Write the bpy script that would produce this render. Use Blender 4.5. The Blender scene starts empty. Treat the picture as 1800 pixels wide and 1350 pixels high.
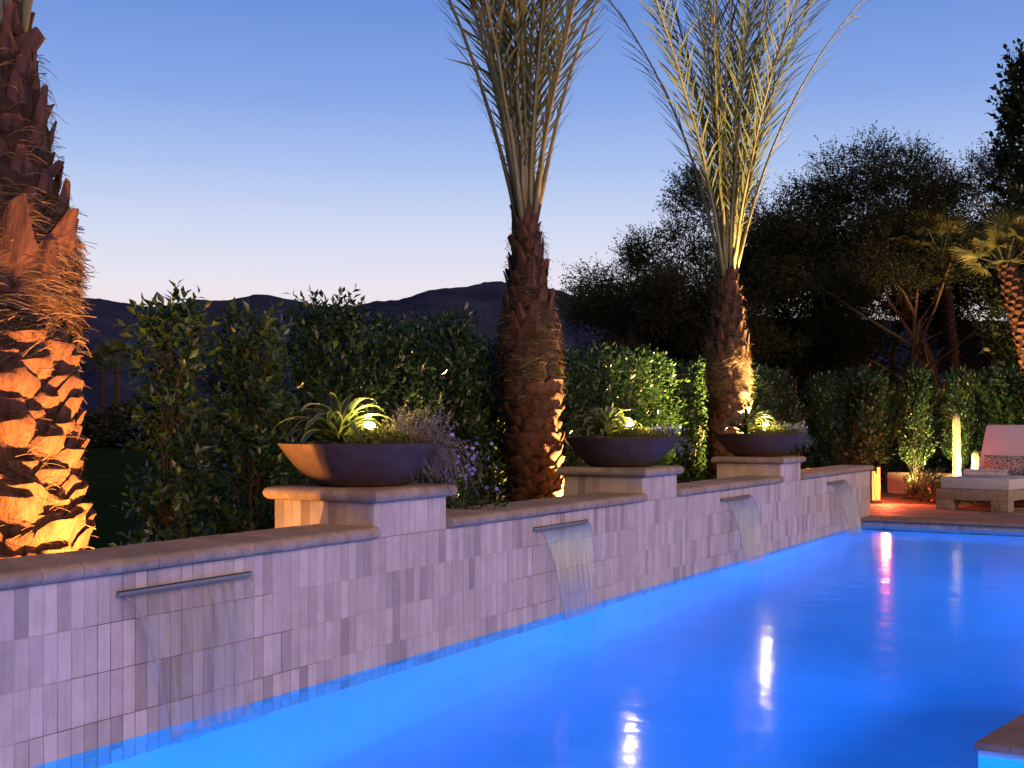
import bpy, math, random
import numpy as np
from mathutils import Vector, Matrix

R = math.radians
scene = bpy.context.scene
COL = scene.collection
rng = np.random.default_rng(7)
random.seed(7)

# ------------------------------------------------------------------ camera
YAW = R(30.36)
CX, CY, CZ = 3.98, 0.0, 1.345
F = 2100.0
cam = bpy.data.cameras.new('camera')
cam.lens = 42.0
cam.sensor_width = 36.0
cam.shift_y = 69.0 / 1800.0
cam.clip_start = 0.05
cam.clip_end = 20000.0
camo = bpy.data.objects.new('camera', cam)
COL.objects.link(camo)
camo.location = (CX, CY, CZ)
camo.rotation_euler = (R(90), 0, YAW)
scene.camera = camo


def at(px, py, Z):
    """point of the place seen at photo pixel (px, py), Z metres along the view axis"""
    X = (px - 900.0) / F * Z
    h = (744.0 - py) / F * Z
    return Vector((CX + X * math.cos(YAW) - Z * math.sin(YAW),
                   CY + X * math.sin(YAW) + Z * math.cos(YAW), CZ + h))


# ------------------------------------------------------------------ world / light
EXPO = 1.3
K = 2.0 ** -EXPO
scene.view_settings.view_transform = 'Standard'
scene.view_settings.look = 'None'
scene.view_settings.gamma = 1.0
scene.view_settings.use_curve_mapping = False
scene.view_settings.exposure = EXPO
scene.render.engine = 'CYCLES'
scene.cycles.use_denoising = True
scene.cycles.use_adaptive_sampling = True
scene.cycles.adaptive_threshold = 0.015
scene.cycles.max_bounces = 8
scene.cycles.diffuse_bounces = 4
scene.cycles.glossy_bounces = 4
scene.cycles.transmission_bounces = 4
scene.cycles.transparent_max_bounces = 12
scene.cycles.volume_bounces = 3
scene.cycles.sample_clamp_indirect = 4.0
scene.cycles.caustics_reflective = False
scene.cycles.caustics_refractive = True

world = bpy.data.worlds.new('World')
scene.world = world
world.use_nodes = True
wt = world.node_tree
wt.nodes.clear()


def s2l(c):
    out = []
    for v in c:
        v = v / 255.0
        out.append(v / 12.92 if v <= 0.04045 else ((v + 0.055) / 1.055) ** 2.4)
    return out


w_out = wt.nodes.new('ShaderNodeOutputWorld')
w_bg = wt.nodes.new('ShaderNodeBackground')
w_tc = wt.nodes.new('ShaderNodeTexCoord')
w_sep = wt.nodes.new('ShaderNodeSeparateXYZ')
w_ramp = wt.nodes.new('ShaderNodeValToRGB')
w_as = wt.nodes.new('ShaderNodeMath')
w_as.operation = 'ARCSINE'
w_mr = wt.nodes.new('ShaderNodeMapRange')
w_mr.inputs['From Min'].default_value = 0.0
w_mr.inputs['From Max'].default_value = R(90)
wt.links.new(w_tc.outputs['Generated'], w_sep.inputs[0])
wt.links.new(w_sep.outputs['Z'], w_as.inputs[0])
wt.links.new(w_as.outputs[0], w_mr.inputs['Value'])
wt.links.new(w_mr.outputs[0], w_ramp.inputs['Fac'])
stops = [(0.0, (250, 214, 190)), (4.5, (246, 226, 224)), (6.5, (235, 230, 240)), (9.0, (211, 219, 243)),
         (12.0, (173, 196, 240)), (15.0, (138, 170, 232)), (19.5, (108, 145, 219)), (30.0, (72, 107, 186)),
         (50.0, (40, 68, 138)), (90.0, (26, 46, 104))]
el = w_ramp.color_ramp.elements
while len(el) < len(stops):
    el.new(0.5)
for e, (deg, c) in zip(el, stops):
    e.position = deg / 90.0
    l = s2l(c)
    e.color = (l[0], l[1], l[2], 1)
# the sky opposite the afterglow is dimmer at dusk
w_dot = wt.nodes.new('ShaderNodeVectorMath')
w_dot.operation = 'DOT_PRODUCT'
w_dot.inputs[1].default_value = (-math.sin(YAW), math.cos(YAW), 0)
wt.links.new(w_tc.outputs['Generated'], w_dot.inputs[0])
w_mr2 = wt.nodes.new('ShaderNodeMapRange')
w_mr2.interpolation_type = 'SMOOTHSTEP'
w_mr2.inputs['From Min'].default_value = -0.9
w_mr2.inputs['From Max'].default_value = 0.9
w_mr2.inputs['To Min'].default_value = 0.30
w_mr2.inputs['To Max'].default_value = 1.0
wt.links.new(w_dot.outputs['Value'], w_mr2.inputs['Value'])
w_mul = wt.nodes.new('ShaderNodeMath')
w_mul.operation = 'MULTIPLY'
w_mul.inputs[1].default_value = K
wt.links.new(w_mr2.outputs[0], w_mul.inputs[0])
wt.links.new(w_ramp.outputs['Color'], w_bg.inputs['Color'])
wt.links.new(w_mul.outputs[0], w_bg.inputs['Strength'])
wt.links.new(w_bg.outputs[0], w_out.inputs['Surface'])

sun = bpy.data.lights.new('warm_fill_sun', 'SUN')  # added soft fill, stands in for warm house light behind the camera
sun.energy = 0.88
sun.angle = R(35)
sun.color = (1.0, 0.58, 0.37)
suno = bpy.data.objects.new('warm_fill_sun', sun)
COL.objects.link(suno)
suno.rotation_euler = Vector((-0.84, 0.38, -0.38)).to_track_quat('-Z', 'Y').to_euler()


# ------------------------------------------------------------------ materials
def mat(name):
    m = bpy.data.materials.new(name)
    m.use_nodes = True
    t = m.node_tree
    b = t.nodes['Principled BSDF']
    return m, t, b


def nd(t, kind, **kw):
    n = t.nodes.new(kind)
    for k, v in kw.items():
        if k in n.inputs:
            n.inputs[k].default_value = v
        else:
            setattr(n, k, v)
    return n


def ramp(t, stops):
    n = t.nodes.new('ShaderNodeValToRGB')
    e = n.color_ramp.elements
    while len(e) < len(stops):
        e.new(0.5)
    for q, (p, c) in zip(e, stops):
        q.position = p
        q.color = (c[0], c[1], c[2], 1)
    return n


def noise_mat(name, c1, c2, scale=20, rough=0.8, bump=0.3, bscale=None, coord='Object', detail=6, spec=0.3,
              stretch=None, bdist=0.01):
    m, t, b = mat(name)
    tc = nd(t, 'ShaderNodeTexCoord')
    src = tc.outputs[coord]
    if stretch:
        mp = nd(t, 'ShaderNodeMapping')
        mp.inputs['Scale'].default_value = stretch
        t.links.new(src, mp.inputs['Vector'])
        src = mp.outputs[0]
    n = nd(t, 'ShaderNodeTexNoise', Scale=scale, Detail=detail, Roughness=0.6)
    t.links.new(src, n.inputs['Vector'])
    r = ramp(t, [(0.3, c1), (0.7, c2)])
    t.links.new(n.outputs['Fac'], r.inputs['Fac'])
    t.links.new(r.outputs[0], b.inputs['Base Color'])
    b.inputs['Roughness'].default_value = rough
    b.inputs['Specular IOR Level'].default_value = spec
    if bump:
        n2 = nd(t, 'ShaderNodeTexNoise', Scale=bscale or scale * 3, Detail=5, Roughness=0.65)
        t.links.new(src, n2.inputs['Vector'])
        bp = nd(t, 'ShaderNodeBump', Strength=bump, Distance=bdist)
        t.links.new(n2.outputs['Fac'], bp.inputs['Height'])
        t.links.new(bp.outputs[0], b.inputs['Normal'])
    return m


M = {}


def tile_mat(name, island):
    m, t, b = mat(name)
    if island:
        g = nd(t, 'ShaderNodeNewGeometry')
        rnd = g.outputs['Random Per Island']
    else:
        g = nd(t, 'ShaderNodeObjectInfo')
        rnd = g.outputs['Random']
    r = ramp(t, [(0.0, (.34, .295, .25)), (0.10, (.42, .37, .315)), (0.25, (.49, .435, .375)), (0.75, (.54, .485, .42)),
                 (1.0, (.62, .56, .49))])
    t.links.new(rnd, r.inputs['Fac'])
    tc = nd(t, 'ShaderNodeTexCoord')
    geo = nd(t, 'ShaderNodeNewGeometry')
    n = nd(t, 'ShaderNodeTexNoise', Scale=9.0, Detail=6, Roughness=0.65)
    t.links.new(geo.outputs['Position'], n.inputs['Vector'])
    mx = nd(t, 'ShaderNodeMix', data_type='RGBA', blend_type='MULTIPLY')
    mx.inputs[0].default_value = 0.55
    r2 = ramp(t, [(0.3, (.72, .70, .68)), (0.65, (1.05, 1.04, 1.03))])
    t.links.new(n.outputs['Fac'], r2.inputs['Fac'])
    t.links.new(r.outputs[0], mx.inputs[6])
    t.links.new(r2.outputs[0], mx.inputs[7])
    mpv = nd(t, 'ShaderNodeMapping')
    mpv.inputs['Scale'].default_value = (9, 26, 2.2)
    t.links.new(geo.outputs['Position'], mpv.inputs[0])
    nv = nd(t, 'ShaderNodeTexNoise', Scale=2.0, Detail=7, Roughness=0.7)
    t.links.new(mpv.outputs[0], nv.inputs['Vector'])
    rv = ramp(t, [(0.32, (.80, .78, .76)), (0.5, (1, 1, 1)), (0.72, (1.05, 1.05, 1.05))])
    t.links.new(nv.outputs['Fac'], rv.inputs['Fac'])
    mv = nd(t, 'ShaderNodeMix', data_type='RGBA', blend_type='MULTIPLY')
    mv.inputs[0].default_value = 0.8
    t.links.new(mx.outputs[2], mv.inputs[6])
    t.links.new(rv.outputs[0], mv.inputs[7])
    t.links.new(mv.outputs[2], b.inputs['Base Color'])
    b.inputs['Roughness'].default_value = 0.45
    b.inputs['Specular IOR Level'].default_value = 0.35
    n3 = nd(t, 'ShaderNodeTexNoise', Scale=60.0, Detail=4)
    t.links.new(geo.outputs['Position'], n3.inputs['Vector'])
    bp = nd(t, 'ShaderNodeBump', Strength=0.12, Distance=0.003)
    t.links.new(n3.outputs['Fac'], bp.inputs['Height'])
    t.links.new(bp.outputs[0], b.inputs['Normal'])
    return m


M['tile'] = tile_mat('ceramic_tile', False)
M['tile_i'] = tile_mat('ceramic_tile_field', True)

SPILL_Y = [3.90, 7.475, 11.06, 14.64]


def grout_mat():
    """pale grout, stained dark round each spillway"""
    m, t, b = mat('grout')
    geo = nd(t, 'ShaderNodeNewGeometry')
    sep = nd(t, 'ShaderNodeSeparateXYZ')
    t.links.new(geo.outputs['Position'], sep.inputs[0])
    n = nd(t, 'ShaderNodeTexNoise', Scale=3.0, Detail=4)
    t.links.new(geo.outputs['Position'], n.inputs['Vector'])
    prev = None
    for y in SPILL_Y:
        a = nd(t, 'ShaderNodeMath', operation='SUBTRACT')
        a.inputs[1].default_value = y
        t.links.new(sep.outputs['Y'], a.inputs[0])
        ab = nd(t, 'ShaderNodeMath', operation='ABSOLUTE')
        t.links.new(a.outputs[0], ab.inputs[0])
        if prev is None:
            prev = ab
        else:
            mn = nd(t, 'ShaderNodeMath', operation='MINIMUM')
            t.links.new(prev.outputs[0], mn.inputs[0])
            t.links.new(ab.outputs[0], mn.inputs[1])
            prev = mn
    # lower on the wall the stain spreads wider
    mr = nd(t, 'ShaderNodeMath', operation='MULTIPLY_ADD')
    t.links.new(sep.outputs['Z'], mr.inputs[0])
    mr.inputs[1].default_value = 0.75
    t.links.new(prev.outputs[0], mr.inputs[2])
    m3 = nd(t, 'ShaderNodeMath', operation='MULTIPLY_ADD')
    t.links.new(n.outputs['Fac'], m3.inputs[0])
    m3.inputs[1].default_value = 0.5
    t.links.new(mr.outputs[0], m3.inputs[2])
    r = ramp(t, [(0.0, (.055, .05, .05)), (0.92, (.07, .062, .06)), (1.0, (.48, .43, .40))])
    sc = nd(t, 'ShaderNodeMapRange')
    sc.inputs['From Min'].default_value = 0
    sc.inputs['From Max'].default_value = 1.22
    t.links.new(m3.outputs[0], sc.inputs['Value'])
    t.links.new(sc.outputs[0], r.inputs['Fac'])
    t.links.new(r.outputs[0], b.inputs['Base Color'])
    b.inputs['Roughness'].default_value = 0.9
    return m


M['grout'] = grout_mat()
M['coping'] = noise_mat('coping_stone', (.25, .20, .15), (.42, .345, .26), scale=14, rough=0.75, bump=0.35, bscale=55,
                        coord='Object')


def coping_tint(m):
    t = m.node_tree
    b = t.nodes['Principled BSDF']
    old = b.inputs['Base Color'].links[0].from_socket
    oi = nd(t, 'ShaderNodeObjectInfo')
    r = ramp(t, [(0, (.78, .77, .76)), (1, (1.08, 1.06, 1.04))])
    t.links.new(oi.outputs['Random'], r.inputs['Fac'])
    mx = nd(t, 'ShaderNodeMix', data_type='RGBA', blend_type='MULTIPLY')
    mx.inputs[0].default_value = 1
    t.links.new(old, mx.inputs[6])
    t.links.new(r.outputs[0], mx.inputs[7])
    # small travertine pits
    geo = nd(t, 'ShaderNodeNewGeometry')
    v = nd(t, 'ShaderNodeTexNoise', Scale=70.0, Detail=3)
    t.links.new(geo.outputs['Position'], v.inputs['Vector'])
    pr = ramp(t, [(0.30, (.45, .42, .40)), (0.38, (1, 1, 1))])
    t.links.new(v.outputs['Fac'], pr.inputs['Fac'])
    mx2 = nd(t, 'ShaderNodeMix', data_type='RGBA', blend_type='MULTIPLY')
    mx2.inputs[0].default_value = 1
    t.links.new(mx.outputs[2], mx2.inputs[6])
    t.links.new(pr.outputs[0], mx2.inputs[7])
    t.links.new(mx2.outputs[2], b.inputs['Base Color'])


coping_tint(M['coping'])
M['deck'] = noise_mat('deck_stone', (.20, .135, .10), (.34, .25, .19), scale=6, rough=0.7, bump=0.3, bscale=40)
coping_tint(M['deck'])
M['bowl'] = noise_mat('bowl_concrete', (.055, .037, .029), (.095, .064, .051), scale=12, rough=0.75, bump=0.25, bscale=90)
M['soil'] = noise_mat('soil', (.03, .02, .014), (.07, .05, .035), scale=30, rough=1, bump=0.8)
M['mulch'] = noise_mat('mulch', (.06, .04, .03), (.17, .12, .09), scale=26, rough=1, bump=1.0, bscale=60, bdist=0.03)
M['lawn'] = noise_mat('lawn', (.008, .02, .008), (.018, .036, .012), scale=0.6, rough=1, bump=0.6, bscale=40, spec=0)
M['mount'] = noise_mat('mountain_hazed_rock', (.022, .030, .062), (.044, .056, .10), scale=0.008, rough=1, bump=0, coord='Object', spec=0)  # bluish haze of the distance is put into the rock colour
M['stucco'] = noise_mat('stucco', (.20, .16, .13), (.28, .23, .19), scale=9, rough=0.9, bump=0.2)
M['plaster'] = noise_mat('pool_plaster', (.34, .55, .70), (.50, .72, .84), scale=0.55, rough=0.8, bump=0.1)
M['steel'], _t, _b = mat('stainless_steel')
_b.inputs['Base Color'].default_value = (.38, .36, .35, 1)
_b.inputs['Metallic'].default_value = 0.9
_b.inputs['Roughness'].default_value = 0.35
M['black'], _t, _b = mat('black_metal')
_b.inputs['Base Color'].default_value = (.02, .018, .016, 1)
_b.inputs['Roughness'].default_value = 0.5
M['cushion'] = noise_mat('cushion_fabric', (.46, .48, .54), (.54, .56, .62), scale=200, rough=0.95, bump=0.25, bscale=400, bdist=0.002)
M['towel'] = noise_mat('towel_cloth', (.62, .60, .62), (.72, .70, .72), scale=120, rough=1, bump=0.6, bscale=300, bdist=0.004)


def speckle(name, base, dot, scale, lo, hi):
    m, t, b = mat(name)
    tc = nd(t, 'ShaderNodeTexCoord')
    n = nd(t, 'ShaderNodeTexNoise', Scale=scale, Detail=3, Roughness=0.7)
    t.links.new(tc.outputs['Object'], n.inputs['Vector'])
    r = ramp(t, [(lo, dot), (hi, base)])
    t.links.new(n.outputs['Fac'], r.inputs['Fac'])
    t.links.new(r.outputs[0], b.inputs['Base Color'])
    b.inputs['Roughness'].default_value = 0.95
    return m


M['pillow'] = speckle('pillow_fabric', (.42, .41, .40), (.05, .055, .06), 42, 0.46, 0.53)


def wicker():
    m, t, b = mat('wicker')
    tc = nd(t, 'ShaderNodeTexCoord')
    mp = nd(t, 'ShaderNodeMapping')
    mp.inputs['Scale'].default_value = (1, 1, 1)
    t.links.new(tc.outputs['Object'], mp.inputs[0])
    v = nd(t, 'ShaderNodeTexVoronoi', Scale=60.0)
    t.links.new(mp.outputs[0], v.inputs['Vector'])
    r = ramp(t, [(0.15, (.46, .39, .33)), (0.7, (.24, .19, .16))])
    t.links.new(v.outputs['Distance'], r.inputs['Fac'])
    t.links.new(r.outputs[0], b.inputs['Base Color'])
    bp = nd(t, 'ShaderNodeBump', Strength=0.8, Distance=0.012, invert=True)
    t.links.new(v.outputs['Distance'], bp.inputs['Height'])
    t.links.new(bp.outputs[0], b.inputs['Normal'])
    b.inputs['Roughness'].default_value = 0.6
    return m


M['wicker'] = wicker()


def leaf_mat(name, c_dark, c_mid, c_light, rough=0.42, trans=0.25, spec=0.4):
    m, t, b = mat(name)
    g = nd(t, 'ShaderNodeNewGeometry')
    r = ramp(t, [(0, c_dark), (0.5, c_mid), (1, c_light)])
    t.links.new(g.outputs['Random Per Island'], r.inputs['Fac'])
    t.links.new(r.outputs[0], b.inputs['Base Color'])
    b.inputs['Roughness'].default_value = rough
    b.inputs['Specular IOR Level'].default_value = spec
    tr = nd(t, 'ShaderNodeBsdfTranslucent')
    hs = nd(t, 'ShaderNodeHueSaturation', Saturation=1.2, Value=1.6)
    t.links.new(r.outputs[0], hs.inputs['Color'])
    t.links.new(hs.outputs[0], tr.inputs['Color'])
    mx = nd(t, 'ShaderNodeMixShader')
    mx.inputs[0].default_value = trans
    out = t.nodes['Material Output']
    t.links.new(b.outputs[0], mx.inputs[1])
    t.links.new(tr.outputs[0], mx.inputs[2])
    t.links.new(mx.outputs[0], out.inputs['Surface'])
    return m


M['leaf'] = leaf_mat('hedge_leaf', (.014, .034, .014), (.027, .062, .021), (.055, .10, .028), rough=0.34, spec=0.5)
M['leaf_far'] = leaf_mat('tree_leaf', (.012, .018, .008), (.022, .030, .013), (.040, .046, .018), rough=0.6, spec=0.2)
M['leaf_big'] = leaf_mat('evergreen_leaf', (.012, .022, .010), (.02, .035, .014), (.035, .05, .02), rough=0.45, spec=0.3)
M['frond'] = leaf_mat('palm_frond', (.045, .062, .03), (.07, .09, .042), (.115, .135, .06), rough=0.5, trans=0.15)
M['rachis'] = noise_mat('palm_midrib', (.16, .15, .07), (.26, .235, .12), scale=8, rough=0.45, bump=0.1)
M['fan'] = leaf_mat('fan_leaf', (.04, .055, .018), (.07, .09, .03), (.11, .13, .04), rough=0.5, trans=0.2)
M['cover'] = leaf_mat('groundcover_leaf', (.06, .085, .02), (.11, .13, .035), (.18, .18, .06), rough=0.6, trans=0.25)
M['dry'] = leaf_mat('dry_sprig', (.11, .095, .08), (.20, .17, .145), (.30, .26, .23), rough=0.8, trans=0.15)
M['bluish'] = leaf_mat('grey_leaf', (.08, .10, .09), (.13, .15, .15), (.20, .22, .23), rough=0.7, trans=0.15)
M['petal'] = leaf_mat('blue_petal', (.16, .18, .55), (.22, .25, .70), (.32, .34, .80), rough=0.7, trans=0.3)
M['stem'] = noise_mat('green_stem', (.03, .024, .014), (.065, .048, .028), scale=30, rough=0.8, bump=0.2)
M['bark'] = noise_mat('bark', (.07, .05, .035), (.16, .11, .075), scale=18, rough=0.9, bump=0.8, stretch=(1, 1, .25))
M['boot'] = noise_mat('leaf_base', (.014, .007, .006), (.145, .066, .043), scale=20, rough=0.8, bump=0.9, bscale=70, stretch=(1, 1, .22), bdist=0.012)
M['fibre'] = leaf_mat('palm_fibre', (.04, .026, .016), (.10, .066, .04), (.22, .155, .09), rough=0.8, trans=0.1, spec=0.2)
M['core'] = noise_mat('trunk_core', (.015, .010, .008), (.07, .042, .027), scale=26, rough=1, bump=1.0, bscale=70, stretch=(1, 1, .5), bdist=0.02)
M['cactus'] = noise_mat('cactus_skin', (.26, .27, .16), (.40, .40, .26), scale=20, rough=0.7, bump=0.3)


def agave_mat():
    m, t, b = mat('agave_leaf')
    a = nd(t, 'ShaderNodeAttribute', attribute_name='edge')
    r = ramp(t, [(0.0, (.05, .085, .03)), (0.6, (.06, .10, .035)), (0.82, (.30, .31, .10)), (1, (.36, .36, .13))])
    t.links.new(a.outputs['Fac'], r.inputs['Fac'])
    t.links.new(r.outputs[0], b.inputs['Base Color'])
    b.inputs['Roughness'].default_value = 0.4
    tr = nd(t, 'ShaderNodeBsdfTranslucent')
    t.links.new(r.outputs[0], tr.inputs['Color'])
    mx = nd(t, 'ShaderNodeMixShader')
    mx.inputs[0].default_value = 0.3
    t.links.new(b.outputs[0], mx.inputs[1])
    t.links.new(tr.outputs[0], mx.inputs[2])
    t.links.new(mx.outputs[0], t.nodes['Material Output'].inputs['Surface'])
    return m


M['agave'] = agave_mat()


def emit(name, col, strength):
    m = bpy.data.materials.new(name)
    m.use_nodes = True
    t = m.node_tree
    t.nodes.clear()
    e = t.nodes.new('ShaderNodeEmission')
    e.inputs[0].default_value = (*col, 1)
    e.inputs[1].default_value = strength
    o = t.nodes.new('ShaderNodeOutputMaterial')
    t.links.new(e.outputs[0], o.inputs[0])
    return m


M['bulb'] = emit('warm_bulb', (1.0, .80, .40), 22 * K)
M['amber'] = emit('amber_panel', (1.0, .27, .05), 4.0 * K)
M['pool_lens'] = emit('pool_lens', (.05, .35, 1.0), 3 * K)


def water_mat():
    m = bpy.data.materials.new('pool_water')
    m.use_nodes = True
    t = m.node_tree
    t.nodes.clear()
    geo = nd(t, 'ShaderNodeNewGeometry')
    mp = nd(t, 'ShaderNodeMapping')
    mp.inputs['Rotation'].default_value = (0, 0, -YAW)
    mp.inputs['Scale'].default_value = (1.0, 1.6, 1.0)
    t.links.new(geo.outputs['Position'], mp.inputs[0])
    n = nd(t, 'ShaderNodeTexNoise', Scale=2.2, Detail=3, Roughness=0.5)
    t.links.new(mp.outputs[0], n.inputs['Vector'])
    n2 = nd(t, 'ShaderNodeTexNoise', Scale=16.0, Detail=2, Roughness=0.5)
    t.links.new(mp.outputs[0], n2.inputs['Vector'])
    ma = nd(t, 'ShaderNodeMath', operation='MULTIPLY_ADD')
    t.links.new(n2.outputs['Fac'], ma.inputs[0])
    ma.inputs[1].default_value = 0.05
    t.links.new(n.outputs['Fac'], ma.inputs[2])
    def mth(op, a, b=None):
        q = nd(t, 'ShaderNodeMath', operation=op)
        for i, v in enumerate((a, b)):
            if v is None:
                continue
            if isinstance(v, (int, float)):
                q.inputs[i].default_value = v
            else:
                t.links.new(v, q.inputs[i])
        return q.outputs[0]
    sepw = nd(t, 'ShaderNodeSeparateXYZ')
    t.links.new(geo.outputs['Position'], sepw.inputs[0])
    n4 = nd(t, 'ShaderNodeTexNoise', Scale=34.0, Detail=2)
    t.links.new(geo.outputs['Position'], n4.inputs['Vector'])
    total = ma.outputs[0]
    dx2 = mth('POWER', mth('SUBTRACT', sepw.outputs['X'], .17), 2.0)
    for yc in SPILL_Y:
        ay = mth('MAXIMUM', mth('SUBTRACT', mth('ABSOLUTE', mth('SUBTRACT', sepw.outputs['Y'], yc)), .2), 0.0)
        dd = mth('SQRT', mth('ADD', dx2, mth('MULTIPLY', ay, ay)))
        ringw = mth('MULTIPLY', mth('SINE', mth('MULTIPLY', dd, 46.0)), mth('EXPONENT', mth('MULTIPLY', dd, -3.2)))
        chop = mth('MULTIPLY', n4.outputs['Fac'], mth('EXPONENT', mth('MULTIPLY', dd, -7.0)))
        total = mth('ADD', total, mth('ADD', mth('MULTIPLY', ringw, .10), mth('MULTIPLY', chop, .9)))
    bp = nd(t, 'ShaderNodeBump', Strength=0.35, Distance=0.02)
    t.links.new(total, bp.inputs['Height'])
    rf = nd(t, 'ShaderNodeBsdfRefraction', Roughness=0.04, IOR=1.33)
    rf.inputs['Color'].default_value = (.62, .92, 1, 1)
    t.links.new(bp.outputs[0], rf.inputs['Normal'])
    gl = nd(t, 'ShaderNodeBsdfGlossy', Roughness=0.13)
    t.links.new(bp.outputs[0], gl.inputs['Normal'])
    fr = nd(t, 'ShaderNodeFresnel', IOR=1.33)
    t.links.new(bp.outputs[0], fr.inputs['Normal'])
    fm = nd(t, 'ShaderNodeMath', operation='MULTIPLY')
    fm.inputs[1].default_value = 0.48
    t.links.new(fr.outputs[0], fm.inputs[0])
    mx = nd(t, 'ShaderNodeMixShader')
    t.links.new(fm.outputs[0], mx.inputs[0])
    t.links.new(rf.outputs[0], mx.inputs[1])
    t.links.new(gl.outputs[0], mx.inputs[2])
    o = nd(t, 'ShaderNodeOutputMaterial')
    t.links.new(mx.outputs[0], o.inputs['Surface'])
    vs = nd(t, 'ShaderNodeVolumeScatter', Density=WDENS, Anisotropy=0.2)
    vs.inputs['Color'].default_value = (.7, .85, 1, 1)
    t.links.new(vs.outputs[0], o.inputs['Volume'])
    return m


WDENS = 0.06
M['water'] = water_mat()


def sheet_mat(lo=(0.36, .012), hi=(0.76, .13)):
    m = bpy.data.materials.new('falling_water')
    m.use_nodes = True
    t = m.node_tree
    t.nodes.clear()
    tc = nd(t, 'ShaderNodeTexCoord')
    mp = nd(t, 'ShaderNodeMapping')
    mp.inputs['Scale'].default_value = (0.9, 1.0, 0.9)
    t.links.new(tc.outputs['Object'], mp.inputs[0])
    sp = nd(t, 'ShaderNodeMapping')
    sp.inputs['Scale'].default_value = (0.5, 11.0, 0.5)
    t.links.new(tc.outputs['Object'], sp.inputs[0])
    n = nd(t, 'ShaderNodeTexNoise', Scale=3.0, Detail=4, Roughness=0.6)
    t.links.new(sp.outputs[0], n.inputs['Vector'])
    bp = nd(t, 'ShaderNodeBump', Strength=0.35, Distance=0.02)
    t.links.new(n.outputs['Fac'], bp.inputs['Height'])
    fr = nd(t, 'ShaderNodeFresnel', IOR=1.33)
    t.links.new(bp.outputs[0], fr.inputs['Normal'])
    gl = nd(t, 'ShaderNodeBsdfGlossy', Roughness=0.18)
    t.links.new(bp.outputs[0], gl.inputs['Normal'])
    tr = nd(t, 'ShaderNodeBsdfTransparent')
    tr.inputs['Color'].default_value = (.95, .96, .97, 1)
    df = nd(t, 'ShaderNodeBsdfDiffuse')
    df.inputs['Color'].default_value = (.75, .72, .70, 1)
    tl = nd(t, 'ShaderNodeBsdfTranslucent')
    tl.inputs['Color'].default_value = (.75, .72, .70, 1)
    dm = nd(t, 'ShaderNodeMixShader')
    dm.inputs[0].default_value = 0.4
    t.links.new(df.outputs[0], dm.inputs[1])
    t.links.new(tl.outputs[0], dm.inputs[2])
    r = ramp(t, [(lo[0], (lo[1],) * 3), (hi[0], (hi[1],) * 3)])
    t.links.new(n.outputs['Fac'], r.inputs['Fac'])
    m1 = nd(t, 'ShaderNodeMixShader')
    t.links.new(r.outputs[0], m1.inputs[0])
    t.links.new(tr.outputs[0], m1.inputs[1])
    t.links.new(dm.outputs[0], m1.inputs[2])
    m2 = nd(t, 'ShaderNodeMixShader')
    fm = nd(t, 'ShaderNodeMath', operation='MULTIPLY')
    fm.inputs[1].default_value = 0.38
    t.links.new(fr.outputs[0], fm.inputs[0])
    t.links.new(fm.outputs[0], m2.inputs[0])
    t.links.new(m1.outputs[0], m2.inputs[1])
    t.links.new(gl.outputs[0], m2.inputs[2])
    o = nd(t, 'ShaderNodeOutputMaterial')
    t.links.new(m2.outputs[0], o.inputs['Surface'])
    return m


M['sheet'] = sheet_mat()
M['stream'] = sheet_mat((0.34, .03), (0.7, .26))
M['sheet_near'] = sheet_mat((0.40, .01), (0.74, .30))


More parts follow.
